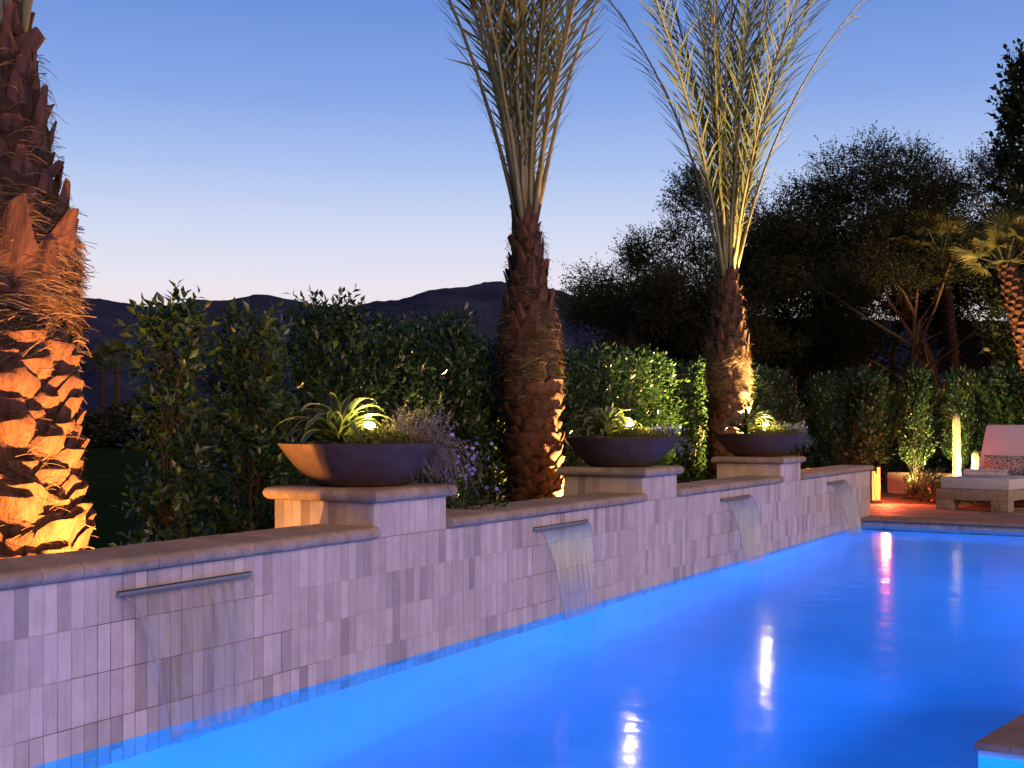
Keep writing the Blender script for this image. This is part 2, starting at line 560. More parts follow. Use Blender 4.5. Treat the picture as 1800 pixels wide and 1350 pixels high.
# ------------------------------------------------------------------ mesh helpers
class MB:
    def __init__(s):
        s.v = []
        s.f = []

    def quadgrid(s, pts):
        """pts: rows x cols of points"""
        b = len(s.v)
        rows, cols = len(pts), len(pts[0])
        for r in pts:
            s.v.extend([tuple(p) for p in r])
        for i in range(rows - 1):
            for j in range(cols - 1):
                s.f.append((b + i * cols + j, b + i * cols + j + 1, b + (i + 1) * cols + j + 1, b + (i + 1) * cols + j))

    def box(s, x0, x1, y0, y1, z0, z1, bev=0.0):
        b = len(s.v)
        if bev <= 0:
            s.v += [(x, y, z) for x in (x0, x1) for y in (y0, y1) for z in (z0, z1)]
            s.f += [tuple(b + i for i in q) for q in
                    ((0, 1, 3, 2), (4, 6, 7, 5), (0, 4, 5, 1), (2, 3, 7, 6), (0, 2, 6, 4), (1, 5, 7, 3))]
            return
        # box with chamfered edges: 24 vertices
        import bmesh
        bm = bmesh.new()
        bmesh.ops.create_cube(bm, size=1.0)
        for q in bm.verts:
            q.co = Vector(((x0 + x1) / 2 + q.co.x * (x1 - x0), (y0 + y1) / 2 + q.co.y * (y1 - y0), (z0 + z1) / 2 + q.co.z * (z1 - z0)))
        bmesh.ops.bevel(bm, geom=list(bm.edges), offset=bev, segments=2, profile=0.6, affect='EDGES')
        bm.verts.index_update()
        s.v += [tuple(q.co) for q in bm.verts]
        s.f += [tuple(b + q.index for q in f.verts) for f in bm.faces]
        bm.free()

    def lathe(s, prof, seg=32, cx=0, cy=0, cap=True):
        b = len(s.v)
        for (r, z) in prof:
            for k in range(seg):
                a = 2 * math.pi * k / seg
                s.v.append((cx + r * math.cos(a), cy + r * math.sin(a), z))
        for i in range(len(prof) - 1):
            for k in range(seg):
                k2 = (k + 1) % seg
                s.f.append((b + i * seg + k, b + i * seg + k2, b + (i + 1) * seg + k2, b + (i + 1) * seg + k))
        if cap:
            s.f.append(tuple(b + k for k in reversed(range(seg))))
            s.f.append(tuple(b + (len(prof) - 1) * seg + k for k in range(seg)))

    def tube(s, pts, rad, seg=6, cap=True):
        pts = [Vector(p) for p in pts]
        if not hasattr(rad, '__len__'):
            rad = [rad] * len(pts)
        b = len(s.v)
        ref = Vector((0.31, 0.77, 0.55))
        for i, p in enumerate(pts):
            d = (pts[min(i + 1, len(pts) - 1)] - pts[max(i - 1, 0)])
            if d.length < 1e-9:
                d = Vector((0, 0, 1))
            d.normalize()
            u = d.cross(ref)
            if u.length < 1e-4:
                u = d.cross(Vector((1, 0, 0)))
            u.normalize()
            w = d.cross(u)
            for k in range(seg):
                a = 2 * math.pi * k / seg
                s.v.append(tuple(p + (u * math.cos(a) + w * math.sin(a)) * rad[i]))
        for i in range(len(pts) - 1):
            for k in range(seg):
                k2 = (k + 1) % seg
                s.f.append((b + i * seg + k, b + i * seg + k2, b + (i + 1) * seg + k2, b + (i + 1) * seg + k))
        if cap:
            s.f.append(tuple(b + k for k in reversed(range(seg))))
            s.f.append(tuple(b + (len(pts) - 1) * seg + k for k in range(seg)))

    def prism(s, prof, y0, y1):
        """closed profile [(x, z)] extruded along y"""
        b = len(s.v)
        n = len(prof)
        s.v += [(x, y0, z) for x, z in prof] + [(x, y1, z) for x, z in prof]
        for k in range(n):
            k2 = (k + 1) % n
            s.f.append((b + k, b + k2, b + n + k2, b + n + k))
        s.f.append(tuple(b + k for k in reversed(range(n))))
        s.f.append(tuple(b + n + k for k in range(n)))

    def mesh(s, name, m, smooth=None):
        me = bpy.data.meshes.new(name)
        me.from_pydata(s.v, [], s.f)
        if m:
            me.materials.append(m)
        import bmesh
        bm = bmesh.new()
        bm.from_mesh(me)
        bmesh.ops.recalc_face_normals(bm, faces=bm.faces)
        bm.to_mesh(me)
        bm.free()
        if smooth is not None:
            me.shade_smooth()
            me.set_sharp_from_angle(angle=R(smooth))
        me.update()
        return me


def np_mesh(name, V, Fc, m, smooth=False):
    """V (n,3), Fc (k,3) triangles"""
    V = np.asarray(V, dtype=np.float32)
    Fc = np.asarray(Fc, dtype=np.int32)
    me = bpy.data.meshes.new(name)
    me.vertices.add(len(V))
    me.vertices.foreach_set('co', V.ravel())
    me.loops.add(Fc.size)
    me.loops.foreach_set('vertex_index', Fc.ravel())
    me.polygons.add(len(Fc))
    me.polygons.foreach_set('loop_start', np.arange(0, Fc.size, 3, dtype=np.int32))
    me.polygons.foreach_set('loop_total', np.full(len(Fc), 3, dtype=np.int32))
    me.materials.append(m)
    me.update(calc_edges=True)
    if smooth:
        me.shade_smooth()
    return me


def obj(name, me, parent=None, loc=(0, 0, 0), rot=None, scale=None, label=None, cat=None, group=None, kind=None):
    o = bpy.data.objects.new(name, me)
    COL.objects.link(o)
    o.location = loc
    if rot is not None:
        o.rotation_euler = rot
    if scale is not None:
        o.scale = scale if hasattr(scale, '__len__') else (scale,) * 3
    if parent:
        o.parent = parent
    if label:
        o['label'] = label
    if cat:
        o['category'] = cat
    if group:
        o['group'] = group
    if kind:
        o['kind'] = kind
    return o


def empty(name, loc, rz=0.0, label=None, cat=None, group=None):
    o = obj(name, None, None, loc, (0, 0, rz), None, label, cat, group)
    o.empty_display_size = 0.1
    return o


def copy_tree(o, parent=None):
    c = o.copy()
    COL.objects.link(c)
    c.parent = parent
    for ch in list(o.children):
        copy_tree(ch, c)
    return c


def unit(a):
    return a / np.maximum(np.linalg.norm(a, axis=-1, keepdims=True), 1e-9)


def leaves_mesh(P, D, N, L, W, fold=0.25, rg=rng):
    """leaf = 5 verts 4 tris. P base points, D direction, N approx normal, L length, W half width"""
    n = len(P)
    D = unit(D)
    S = unit(np.cross(D, N))
    N = unit(np.cross(S, D))
    L = np.broadcast_to(np.asarray(L, float), (n,))[:, None]
    W = np.broadcast_to(np.asarray(W, float), (n,))[:, None]
    droop = -N * L * 0.10
    V = np.empty((n, 5, 3))
    V[:, 0] = P
    V[:, 1] = P + D * L * 0.48 - S * W + N * W * fold
    V[:, 2] = P + D * L * 0.48 + S * W + N * W * fold
    V[:, 3] = P + D * L * 0.52
    V[:, 4] = P + D * L + droop
    tri = np.array([(0, 3, 1), (0, 2, 3), (1, 3, 4), (3, 2, 4)])
    Fc = (np.arange(n) * 5)[:, None, None] + tri[None]
    return V.reshape(-1, 3), Fc.reshape(-1, 3)


def merge(parts):
    Vs, Fs, b = [], [], 0
    for V, Fc in parts:
        Vs.append(V)
        Fs.append(Fc + b)
        b += len(V)
    return np.concatenate(Vs), np.concatenate(Fs)


def lamp(name, kind, loc, col, energy, parent=None, size=0.05, target=None, cone=90, blend=0.6):
    l = bpy.data.lights.new(name, kind)
    l.color = col
    l.energy = energy
    if kind == 'AREA':
        l.shape = 'DISK'
        l.size = size
    else:
        l.shadow_soft_size = size
    if kind == 'SPOT':
        l.spot_size = R(cone)
        l.spot_blend = blend
    o = bpy.data.objects.new(name, l)
    COL.objects.link(o)
    o.location = loc
    if target is not None:
        o.rotation_euler = (Vector(target) - Vector(loc)).to_track_quat('-Z', 'Y').to_euler()
    if parent:
        o.parent = parent
    return o


# ================================================================== SETTING
DECK = 0.104
END = 15.92          # far end of the pool
PX1 = 8.0            # right side of the pool

# lawn behind and beyond everything, one sheet reaching the hills; a hole is not needed, the pool basin sits on top of it
g = MB()
def ring(x0, x1, y0, y1, X0, X1, Y0, Y1, z):
    g.quadgrid([[(X0, Y0, z), (x0, Y0, z)], [(X0, Y1, z), (x0, Y1, z)]])
    g.quadgrid([[(x1, Y0, z), (X1, Y0, z)], [(x1, Y1, z), (X1, Y1, z)]])
    g.quadgrid([[(x0, Y0, z), (x1, Y0, z)], [(x0, y0, z), (x1, y0, z)]])
    g.quadgrid([[(x0, y1, z), (x1, y1, z)], [(x0, Y1, z), (x1, Y1, z)]])
ring(-0.3, PX1 + .3, -3.3, END + .4, -6000, 6000, -3000, 9000, -0.12)
obj('ground', g.mesh('ground', M['lawn']), kind='structure')

# planting bed behind the wall
b = MB()
n = 60
pts = []
for i in range(8):
    row = []
    for j in range(n):
        y = 0 + (23 - 0) * j / (n - 1)
        x = -0.30 - 2.3 * i / 7
        row.append((x, y, -0.02 + 0.05 * math.sin(i * 1.7 + j * .9) * (0.3 + random.random()) - (0.10 if i == 7 else 0)))
    pts.append(row)
b.quadgrid(pts)
obj('planting_bed', b.mesh('planting_bed', M['mulch'], 60), kind='structure')

# pool basin with coved floor
b = MB()
prof = []
depth = -1.35
cove = 0.50
def basin_ring(inset, z):
    x0, x1, y0, y1 = -0.006 + inset, PX1 - inset, -3 + inset, END - inset + .02
    return [(x0, y0, z), (x1, y0, z), (x1, y1, z), (x0, y1, z)]
rings = [basin_ring(0, 0.02), basin_ring(0, depth + cove)]
for k in range(1, 9):
    a = k / 8 * math.pi / 2
    rings.append(basin_ring(cove * (1 - math.cos(a)), depth + cove * (1 - math.sin(a))))
for r in rings:
    b.v += r
for i in range(len(rings) - 1):
    for k in range(4):
        k2 = (k + 1) % 4
        b.f.append((i * 4 + k, i * 4 + k2, i * 4 + 4 + k2, i * 4 + 4 + k))
q = (len(rings) - 1) * 4
b.f.append((q, q + 1, q + 2, q + 3))
me = b.mesh('pool_basin', M['plaster'], 40)
obj('pool_basin', me, kind='structure')

# water surface
b = MB()
b.box(-0.012, PX1 + .05, -3.05, END + .04, depth - .06, 0)
obj('pool_water', b.mesh('pool_water', M['water']), kind='structure')

# pool lights: blue light bars let into the pool walls just below the water, all aimed below the horizontal
POOLE = 66.0
POOLC = (0.0, 0.19, 1.0)
ordw = ['first', 'second', 'third', 'fourth', 'fifth', 'sixth', 'seventh', 'eighth']


def pool_bar(p, d, length, label, sets):
    e = empty('pool_light', p, 0, label, 'pool light', 'underwater pool light bars')
    d = Vector(d)
    e.rotation_euler = (0, 0, math.atan2(d.y, d.x))
    m_ = MB()
    m_.box(-.03, .012, -length / 2, length / 2, -.045, .045, .006)
    obj('housing', m_.mesh('housing', M['steel'], 40), e)
    m_ = MB()
    m_.box(.013, .022, -length / 2 + .03, length / 2 - .03, -.03, .03, .003)
    obj('lens', m_.mesh('lens', M['pool_lens'], 40), e)
    for tilt, spread, en in sets:
        l = lamp('pool_lamp', 'AREA', (.03, 0, 0), POOLC, en * POOLE, e, .1)
        l.data.shape = 'RECTANGLE'
        l.data.size = length - .1
        l.data.size_y = .06
        l.data.spread = R(spread)
        l.rotation_euler = (R(90) - R(tilt), 0, R(-90))
    return e


WIDE = [(4, 84, 1.0)]
for i, y in enumerate((-.2, 1.9, 4.0, 8.95, 11.1, 13.25)):
    pool_bar((PX1 - .05, y, -.5), (-1, 0), 2.0, 'blue underwater light bar, %s along the open side' % ordw[i], WIDE)
pool_bar((3.30, 6.42, -.5), (-math.cos(R(9.3)), math.sin(R(9.3))), 2.3, 'blue underwater light bar in the side of the stone ledge', [(4, 84, .22)])
for i, x in enumerate((1.3, 3.6, 5.9)):
    pool_bar((x, -2.95, -.5), (0, 1), 2.0, 'blue underwater light bar, %s in the near end wall' % ordw[i], WIDE)
for i, x in enumerate((4.8, 7.0)):
    pool_bar((x, 7.80, -.5), (-.25, 1), 1.9, 'blue underwater light bar, %s in the far face of the ledge' % ordw[i], [(4, 84, .6)])

# far pool edge: waterline tiles, coping slabs and the deck
TP = 0.0667


def tile_mesh(w, h, d=0.010, bev=0.0014, name='tile', m=None, axis='x'):
    """tile lying in the y-z plane with its face toward +x, centred on y, bottom at z=0"""
    t = MB()
    y0, y1 = -w / 2, w / 2
    def r4(x, i):
        return [(x, y0 + i, i), (x, y1 - i, i), (x, y1 - i, h - i), (x, y0 + i, h - i)]
    t.v = r4(-d, 0) + r4(-bev, 0) + r4(0, bev)
    for q in (0, 4):
        for k in range(4):
            k2 = (k + 1) % 4
            t.f.append((q + k, q + k2, q + 4 + k2, q + 4 + k))
    t.f.append((8, 9, 10, 11))
    return t


TILES = [tile_mesh(TP - 0.0026 - 0.0004 * (k % 3), 0.1972 - 0.0005 * (k % 2)).mesh('tile', M['tile'], None) for k in range(6)]
EDGET = tile_mesh(TP - 0.0026, 0.086).mesh('edge_tile', M['tile'])

edge = MB()
edge.box(-0.02, PX1 + .3, END + .011, END + .30, -0.6, DECK - .052)
edge_o = obj('pool_edge', edge.mesh('pool_edge', M['grout']), kind='structure')
nt = int((PX1) / TP)
rest = MB()
for k in range(nt):
    yc = TP * (k + .5)
    if yc < 2.4:
        obj('tile', EDGET, edge_o, (yc, END, -0.035), (0, 0, -math.pi / 2))
    else:
        tm = tile_mesh(TP - .0026, .086)
        bb = len(rest.v)
        rest.v += [(yc + y, END - x, z - .035) for x, y, z in tm.v]
        rest.f += [tuple(bb + i for i in f) for f in tm.f]
obj('tile_field', rest.mesh('tile_field', M['tile_i']), edge_o, kind='stuff')
slab = MB()
slab.prism([(END - .03, DECK - .052), (END - .045, DECK - .04), (END - .05, DECK - .026), (END - .045, DECK - .012), (END - .03, DECK), (END + .36, DECK), (END + .36, DECK - .052)], -.298, .298)
# profile is in (y, z) here: rotate so that it runs along x
slab.v = [(y, x, z) for x, y, z in slab.v]
slab_me = slab.mesh('coping_slab', M['deck'], 40)
for k in range(12):
    obj('coping_stone', slab_me, edge_o, (-.31 + .3 + .6 * k, 0, random.uniform(-.001, .001)))

dk = MB()
dk.box(-1.2, 7.0, END + .362, 19.05, -.3, DECK - .022)
deck_o = obj('pool_deck', dk.mesh('deck_base', M['grout']), kind='structure')
pv = MB()
pv.box(-.2975, .2975, -.2975, .2975, -.02, 0, .004)
pv_me = pv.mesh('paver', M['deck'], 40)
for i in range(14):
    for j in range(5):
        x = -1.2 + .3 + .6 * i - (.3 if j % 2 else 0)
        if x + .3 > 7 or x - .3 < -1.5:
            continue
        y = END + .362 + .265 + .537 * j
        obj('paver', pv_me, deck_o, (x, y, DECK + random.uniform(-.0015, .0015)), None, (1, .90, 1))

bed = MB()
pts = []
for i in range(14):
    row = []
    for j in range(40):
        x = -3.0 + 12.0 * j / 39
        y = 19.02 + 4.6 * i / 13
        row.append((x, y, DECK - .03 + .05 * random.random() + .10 * math.sin(i / 13 * math.pi) - (.25 if i in (13,) or j in (0, 39) else 0)))
    pts.append(row)
bed.quadgrid(pts)
obj('garden_bed', bed.mesh('garden_bed', M['mulch'], 70), kind='structure')

# ledge at the lower right: a stone-topped platform rising out of the water
lx, ly = 3.15, 5.13
dv = (math.sin(R(9.3)), math.cos(R(9.3)))
led = MB()
prof = [(lx + .012, ly + .012), (PX1, ly + .012), (PX1, ly + 2.6), (lx + dv[0] * 2.6 + .012, ly + dv[1] * 2.6)]
led.v = [(x, y, -1.34) for x, y in prof] + [(x, y, .028) for x, y in prof]
led.f = [(0, 1, 5, 4), (1, 2, 6, 5), (2, 3, 7, 6), (3, 0, 4, 7), (4, 5, 6, 7)]
ledge_o = obj('stone_ledge', led.mesh('ledge_core', M['plaster']), None, label='low stone-topped ledge rising from the water in the near corner', cat='ledge')
# stone pieces: one border row then strips
def piece(x0, x1, y0, y1):
    p = MB()
    def X(u, v):
        return (lx + u + dv[0] * v, ly + dv[1] * v)
    c = [X(x0, y0), X(x1, y0), X(x1, y1), X(x0, y1)]
    p.v = [(x, y, .022) for x, y in c] + [(x, y, .050) for x, y in c]
    i = .003
    p.f = [(0, 1, 5, 4), (1, 2, 6, 5), (2, 3, 7, 6), (3, 0, 4, 7), (4, 5, 6, 7)]
    return p.mesh('stone_piece', M['deck'])
for j in range(16):
    v0 = -.002 + j * .0667
    if j == 0:
        for i in range(10):
            obj('stone_piece', piece(.0 + i * .135, .132 + i * .135, 0.0, .063), ledge_o)
    else:
        off = 0
        for i in range(4):
            obj('stone_piece', piece(i * .4, i * .4 + .397, v0, v0 + .064), ledge_o)
obj('stone_piece', piece(0, 1.6, 16 * .0667, 2.55), ledge_o)

# ------------------------------------------------------------------ the tiled wall
PED = [(5.294, 6.012), (8.890, 9.608), (12.482, 13.200)]
WEND = 16.38
wall = MB()
wall.box(-.33, -.0035, 0, WEND, -.28, .709)
wall_o = obj('water_wall', wall.mesh('wall_core', M['grout']), None,
             label='long wall of pale vertical tiles with rounded stone coping along the pool', cat='wall')
ncol = int(WEND / TP)
first = int(2.87 / TP)
count = 0
rest = MB()
for c in range(ncol):
    y = (c + .5) * TP
    for r in range(5):
        z0 = .709 - .2 * (r + 1)
        if r == 4:
            continue
        dx = random.uniform(-.0012, .0012)
        if first <= c < first + 74:
            o = obj('tile', random.choice(TILES), wall_o, (dx, y, z0 + .0014), (random.uniform(-.003, .003), random.uniform(-.004, .004), random.uniform(-.006, .006)))
            count += 1
        else:
            if c < first - 14:
                continue
            tm = tile_mesh(TP - .0026 - random.random() * .0006, .1972)
            bb = len(rest.v)
            rest.v += [(x + dx, yy + y, z + z0 + .0014) for x, yy, z in tm.v]
            rest.f += [tuple(bb + i for i in f) for f in tm.f]
obj('tile_field', rest.mesh('tile_field', M['tile_i']), wall_o, kind='stuff')
# lower underwater tiles
rest = MB()
for c in range(int(0.5 / TP), ncol):
    y = (c + .5) * TP
    tm = tile_mesh(TP - .003, .1972)
    bb = len(rest.v)
    rest.v += [(x, yy + y, z - .29) for x, yy, z in tm.v]
    rest.f += [tuple(bb + i for i in f) for f in tm.f]
obj('underwater_tile_field', rest.mesh('tile_field', M['tile_i']), wall_o, kind='stuff')


def bull_prof(xb, xf, z0, z1, n=7):
    """flat slab from xb to a half-round front at xf"""
    r = (z1 - z0) / 2
    p = [(xb, z0)]
    for k in range(n + 1):
        a = -math.pi / 2 + math.pi * k / n
        p.append((xf - r + r * math.cos(a), (z0 + z1) / 2 + r * math.sin(a)))
    p.append((xb, z1))
    return p


runs = [(0.3, PED[0][0]), (PED[0][1], PED[1][0]), (PED[1][1], PED[2][0]), (PED[2][1], WEND + .03)]
for y0, y1 in runs:
    k = max(1, round((y1 - y0) / .2035))
    L = (y1 - y0) / k
    variants = []
    for q in range(3):
        c = MB()
        c.prism(bull_prof(-.385, .046, 0, .0665), -L / 2 + .0013, L / 2 - .0013)
        variants.append(c.mesh('coping_stone', M['coping'], 35))
    for i in range(k):
        obj('coping_stone', random.choice(variants), wall_o,
            (random.uniform(-.0015, .0015), y0 + L * (i + .5), .7105 + random.uniform(0, .0014)),
            (0, random.uniform(-.003, .003), random.uniform(-.003, .003)))


def cap_side(half, over, z0, z1, s0, s1, inner):
    """one bullnose stone of a square cap, front toward +x; mitred where it meets a corner"""
    xf = half + over
    prof = bull_prof(inner, xf, z0, z1)
    m = MB()
    nn = len(prof)
    A, B = [], []
    for x, z in prof:
        a = max(s0, -x) if s0 <= -half else s0
        b_ = min(s1, x) if s1 >= half else s1
        A.append((x, a + .0009, z))
        B.append((x, b_ - .0009, z))
    m.v = A + B
    for k in range(nn):
        k2 = (k + 1) % nn
        m.f.append((k, k2, nn + k2, nn + k))
    m.f.append(tuple(reversed(range(nn))))
    m.f.append(tuple(range(nn, 2 * nn)))
    return m.mesh('cap_stone', M['coping'], 35)


PH = .905
half = .36
ped_words = ['square tiled pedestal under the nearest and largest bowl planter',
             'square tiled pedestal under the middle bowl planter',
             'square tiled pedestal under the farthest bowl planter']
cap_cache = {}
pedc = MB()
pedc.box(-half, half - .0035, -half + .0035, half - .0035, .7105, PH - .001)
ped_core = pedc.mesh('pedestal_core', M['grout'])
PT = .716 / 11
ft = MB()
ft.box(-half + .004, .025, -half + .004, half - .004, -.85, -.0008)
FOOT = ft.mesh('footing', M['stucco'])
PTILE = tile_mesh(PT - .0022, .1925).mesh('tile', M['tile'])
for k, (y0, y1) in enumerate(PED):
    yc = (y0 + y1) / 2
    p = empty('pedestal', (-half, yc, .7105), 0, ped_words[k], 'pedestal', 'pedestals along the wall')
    core = obj('core', ped_core, p, (0, 0, -.7105))
    obj('footing', FOOT, p)
    for i in range(11):
        s = -.358 + PT * (i + .5)
        obj('tile', PTILE, p, (half + random.uniform(-.001, .001), s, .001))
        obj('tile', PTILE, p, (s - .0, -half, .001), (0, 0, -math.pi / 2))
        obj('tile', PTILE, p, (s - .0, half, .001), (0, 0, math.pi / 2))
    edges = [-.409, -.205, 0, .205, .409]
    for side in range(4):
        for i in range(4):
            if (i) not in cap_cache:
                cap_cache[i] = cap_side(half, .049, PH - .7105, PH + .0735 - .7105, edges[i], edges[i + 1], .20)
            obj('cap_stone', cap_cache[i], p, (0, 0, random.uniform(0, .0008)), (0, 0, side * math.pi / 2))
    if 'c' not in cap_cache:
        c = MB()
        c.box(-.199, .199, -.199, .199, PH - .7105, PH + .0735 - .7105, .001)
        cap_cache['c'] = c.mesh('cap_centre', M['coping'])
    obj('cap_centre', cap_cache['c'], p)

# spillways and their falling water
sp = MB()
sp.box(0.0035, .018, -.405, .405, -.010, .010, .002)
sp_body = sp.mesh('spout_body', M['steel'], 40)
sp = MB()
sp.box(.016, .030, -.39, .39, -.009, -.006, .001)
sp_lip = sp.mesh('spout_lip', M['steel'], 40)
sp = MB()
sp.box(.0, .020, -.400, .400, .0105, .0145, .001)
sp_top = sp.mesh('spout_hood', M['black'], 40)
sw = ['nearest to the big palm trunk', 'between the first and second pedestals', 'between the second and third pedestals', 'beyond the third pedestal near the deck']
for k, y in enumerate(SPILL_Y):
    p = empty('spillway_spout', (0, y, .622), 0, 'slim steel spillway slot in the tiled wall, ' + sw[k], 'spillway', 'spillways in the tiled wall')
    obj('body', sp_body, p)
    obj('lip', sp_lip, p)
    obj('hood', sp_top, p)
    # sheet of water: falls in an arc and draws in toward the bottom
    s = MB()
    rg = random.Random(k + 3)
    rows_f, rows_b = [], []
    out = [.12, .13, .18, .22][k]
    narrow = [.60, .62, .66, .62][k]
    NW = 30
    for i in range(19):
        u = i / 18
        zz = .612 - .6225 * u ** 1.5 if u > 0 else .612
        fall = .612 - zz
        xx = .028 + (out) * math.sqrt(max(fall, 0) / .6225)
        hw = .385 * (1 - (1 - narrow) * u ** .9)
        rf, rb = [], []
        for j in range(NW + 1):
            v = j / NW * 2 - 1
            w = .0035 * math.sin(v * 23 + k) * u + .003 * math.sin(v * 41 + 2 * k + u * 3) * u
            th = .0022 + (.006 if j in (0, NW) else 0)
            rf.append((xx + w + th, y + v * hw, zz))
            rb.append((xx + w - th, y + v * hw, zz))
        rows_f.append(rf)
        rows_b.append(rb)
    s.quadgrid(rows_f)
    s.quadgrid([list(reversed(r)) for r in rows_b])
    s.quadgrid([[a[0], b_[0]] for a, b_ in zip(rows_f, rows_b)])
    s.quadgrid([[b_[-1], a[-1]] for a, b_ in zip(rows_f, rows_b)])
    o = obj('water_sheet', s.mesh('water_sheet', M['sheet_near' if k == 0 else 'sheet'], 60), None,
            label='thin sheet of water falling from the spillway ' + sw[k], cat='waterfall', group='sheets of falling water')
    for c_ in (0, -1):
        ed_ = MB()
        ed_.tube([r_[c_] for r_ in rows_f], [.0026 + .0014 * math.sin(i * 1.9 + k) for i in range(len(rows_f))], 6)
        obj('edge_stream', ed_.mesh('edge_stream', M['stream'], 60), o)
    dr = MB()
    bot = rows_f[-1]
    for q in range(70):
        bx_, by_, _z = bot[rg.randrange(len(bot))]
        rr_ = rg.uniform(.0015, .0042)
        hz = abs(rg.gauss(0, .03)) + .004
        cx_, cy_ = bx_ + rg.gauss(.0, .035), by_ + rg.gauss(0, .03)
        dr.lathe([(.0002, hz - rr_), (rr_ * .8, hz - rr_ * .5), (rr_, hz), (rr_ * .75, hz + rr_ * .6), (.0002, hz + rr_)], 6, cx_, cy_, cap=False)
    obj('splash_drops', dr.mesh('splash_drops', M['stream'], 60), o, kind='stuff')

# ================================================================== mountains and far things
prof_px = [(-900, 560), (-500, 540), (-200, 522), (0, 520), (100, 519), (165, 525), (215, 531), (262, 541), (300, 536), (345, 527), (400, 529), (450, 517),
           (480, 519), (545, 533), (600, 538), (660, 530), (700, 529), (740, 516), (780, 507), (820, 506), (850, 495), (872, 493),
           (900, 500), (940, 510), (985, 513), (1010, 521), (1040, 519), (1100, 530), (1200, 545), (1400, 560), (1800, 565), (2300, 590), (3000, 610)]
px = np.array([p[0] for p in prof_px], float)
py = np.array([p[1] for p in prof_px], float)
cols = np.linspace(-900, 3000, 520)
ridge = np.interp(cols, px, py)
ridge += np.convolve(rng.normal(0, 3.0, len(cols)), np.ones(5) / 5, 'same')
rows = 26
Vm = []
ph = rng.uniform(0, 6.28, 12)
for i in range(rows):
    u = i / (rows - 1)
    Zd = 1500 + 1700 * u
    for j, c in enumerate(cols):
        top = (744 - ridge[j]) / F * 3200
        h = top * (u ** 1.25)
        spur = sum(math.sin(c * .011 * (q + 1) + ph[q] + u * 2.2 * q) / (q + 1) for q in range(7))
        h += spur * 32 * math.sin(u * math.pi) * 1.0
        p = at(c, 744, Zd)
        Vm.append((p.x, p.y, max(-2.0, h if u < 1 else top) + 1.0 - (3 if i == 0 else 0)))
Fm = []
nc = len(cols)
for i in range(rows - 1):
    for j in range(nc - 1):
        a = i * nc + j
        Fm += [(a, a + 1, a + nc + 1), (a, a + nc + 1, a + nc)]
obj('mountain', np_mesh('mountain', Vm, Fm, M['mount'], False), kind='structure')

# low houses across the lawn
M['far_wall'] = noise_mat('far_stucco', (.16, .13, .12), (.22, .18, .16), scale=2, rough=1, bump=0)
M['far_roof'] = noise_mat('far_roof', (.10, .075, .08), (.15, .115, .11), scale=3, rough=1, bump=0)
M['far_glass'], _t, _b = mat('far_glass')
_b.inputs['Base Color'].default_value = (.02, .022, .03, 1)
_b.inputs['Roughness'].default_value = 0.15
for (pxc, Z, wid, lab) in ((150, 85, 15, 'low far house with pale walls seen between palm trunk and first shrub'),
                           (560, 100, 18, 'low far house with pale walls showing behind the nearest bowl planter')):
    p = at(pxc, 744, Z)
    e = empty('far_house', (p.x, p.y, -.12), YAW, lab, 'house', 'houses across the lawn')
    w = MB()
    w.box(-wid / 2, wid / 2, 0, 7, 0, 1.5)
    wo = obj('wall', w.mesh('wall', M['far_wall']), e)
    r_ = MB()
    r_.v = [(-wid / 2 - .6, -.6, 1.5), (wid / 2 + .6, -.6, 1.5), (wid / 2 + .6, 7.6, 1.5), (-wid / 2 - .6, 7.6, 1.5), (-wid / 2 + 3, 3.2, 2.15), (wid / 2 - 3, 3.2, 2.15), (wid / 2 - 3, 3.8, 2.15), (-wid / 2 + 3, 3.8, 2.15)]
    r_.f = [(0, 1, 5, 4), (1, 2, 6, 5), (2, 3, 7, 6), (3, 0, 4, 7), (4, 5, 6, 7), (3, 2, 1, 0)]
    obj('roof', r_.mesh('roof', M['far_roof']), e)
    for i in range(5):
        wx = -wid / 2 + wid * (i + .5) / 5
        f = MB()
        f.box(wx - .7, wx + .7, -.06, .05, .5, 1.2)
        obj('window', f.mesh('window', M['far_glass']), e)


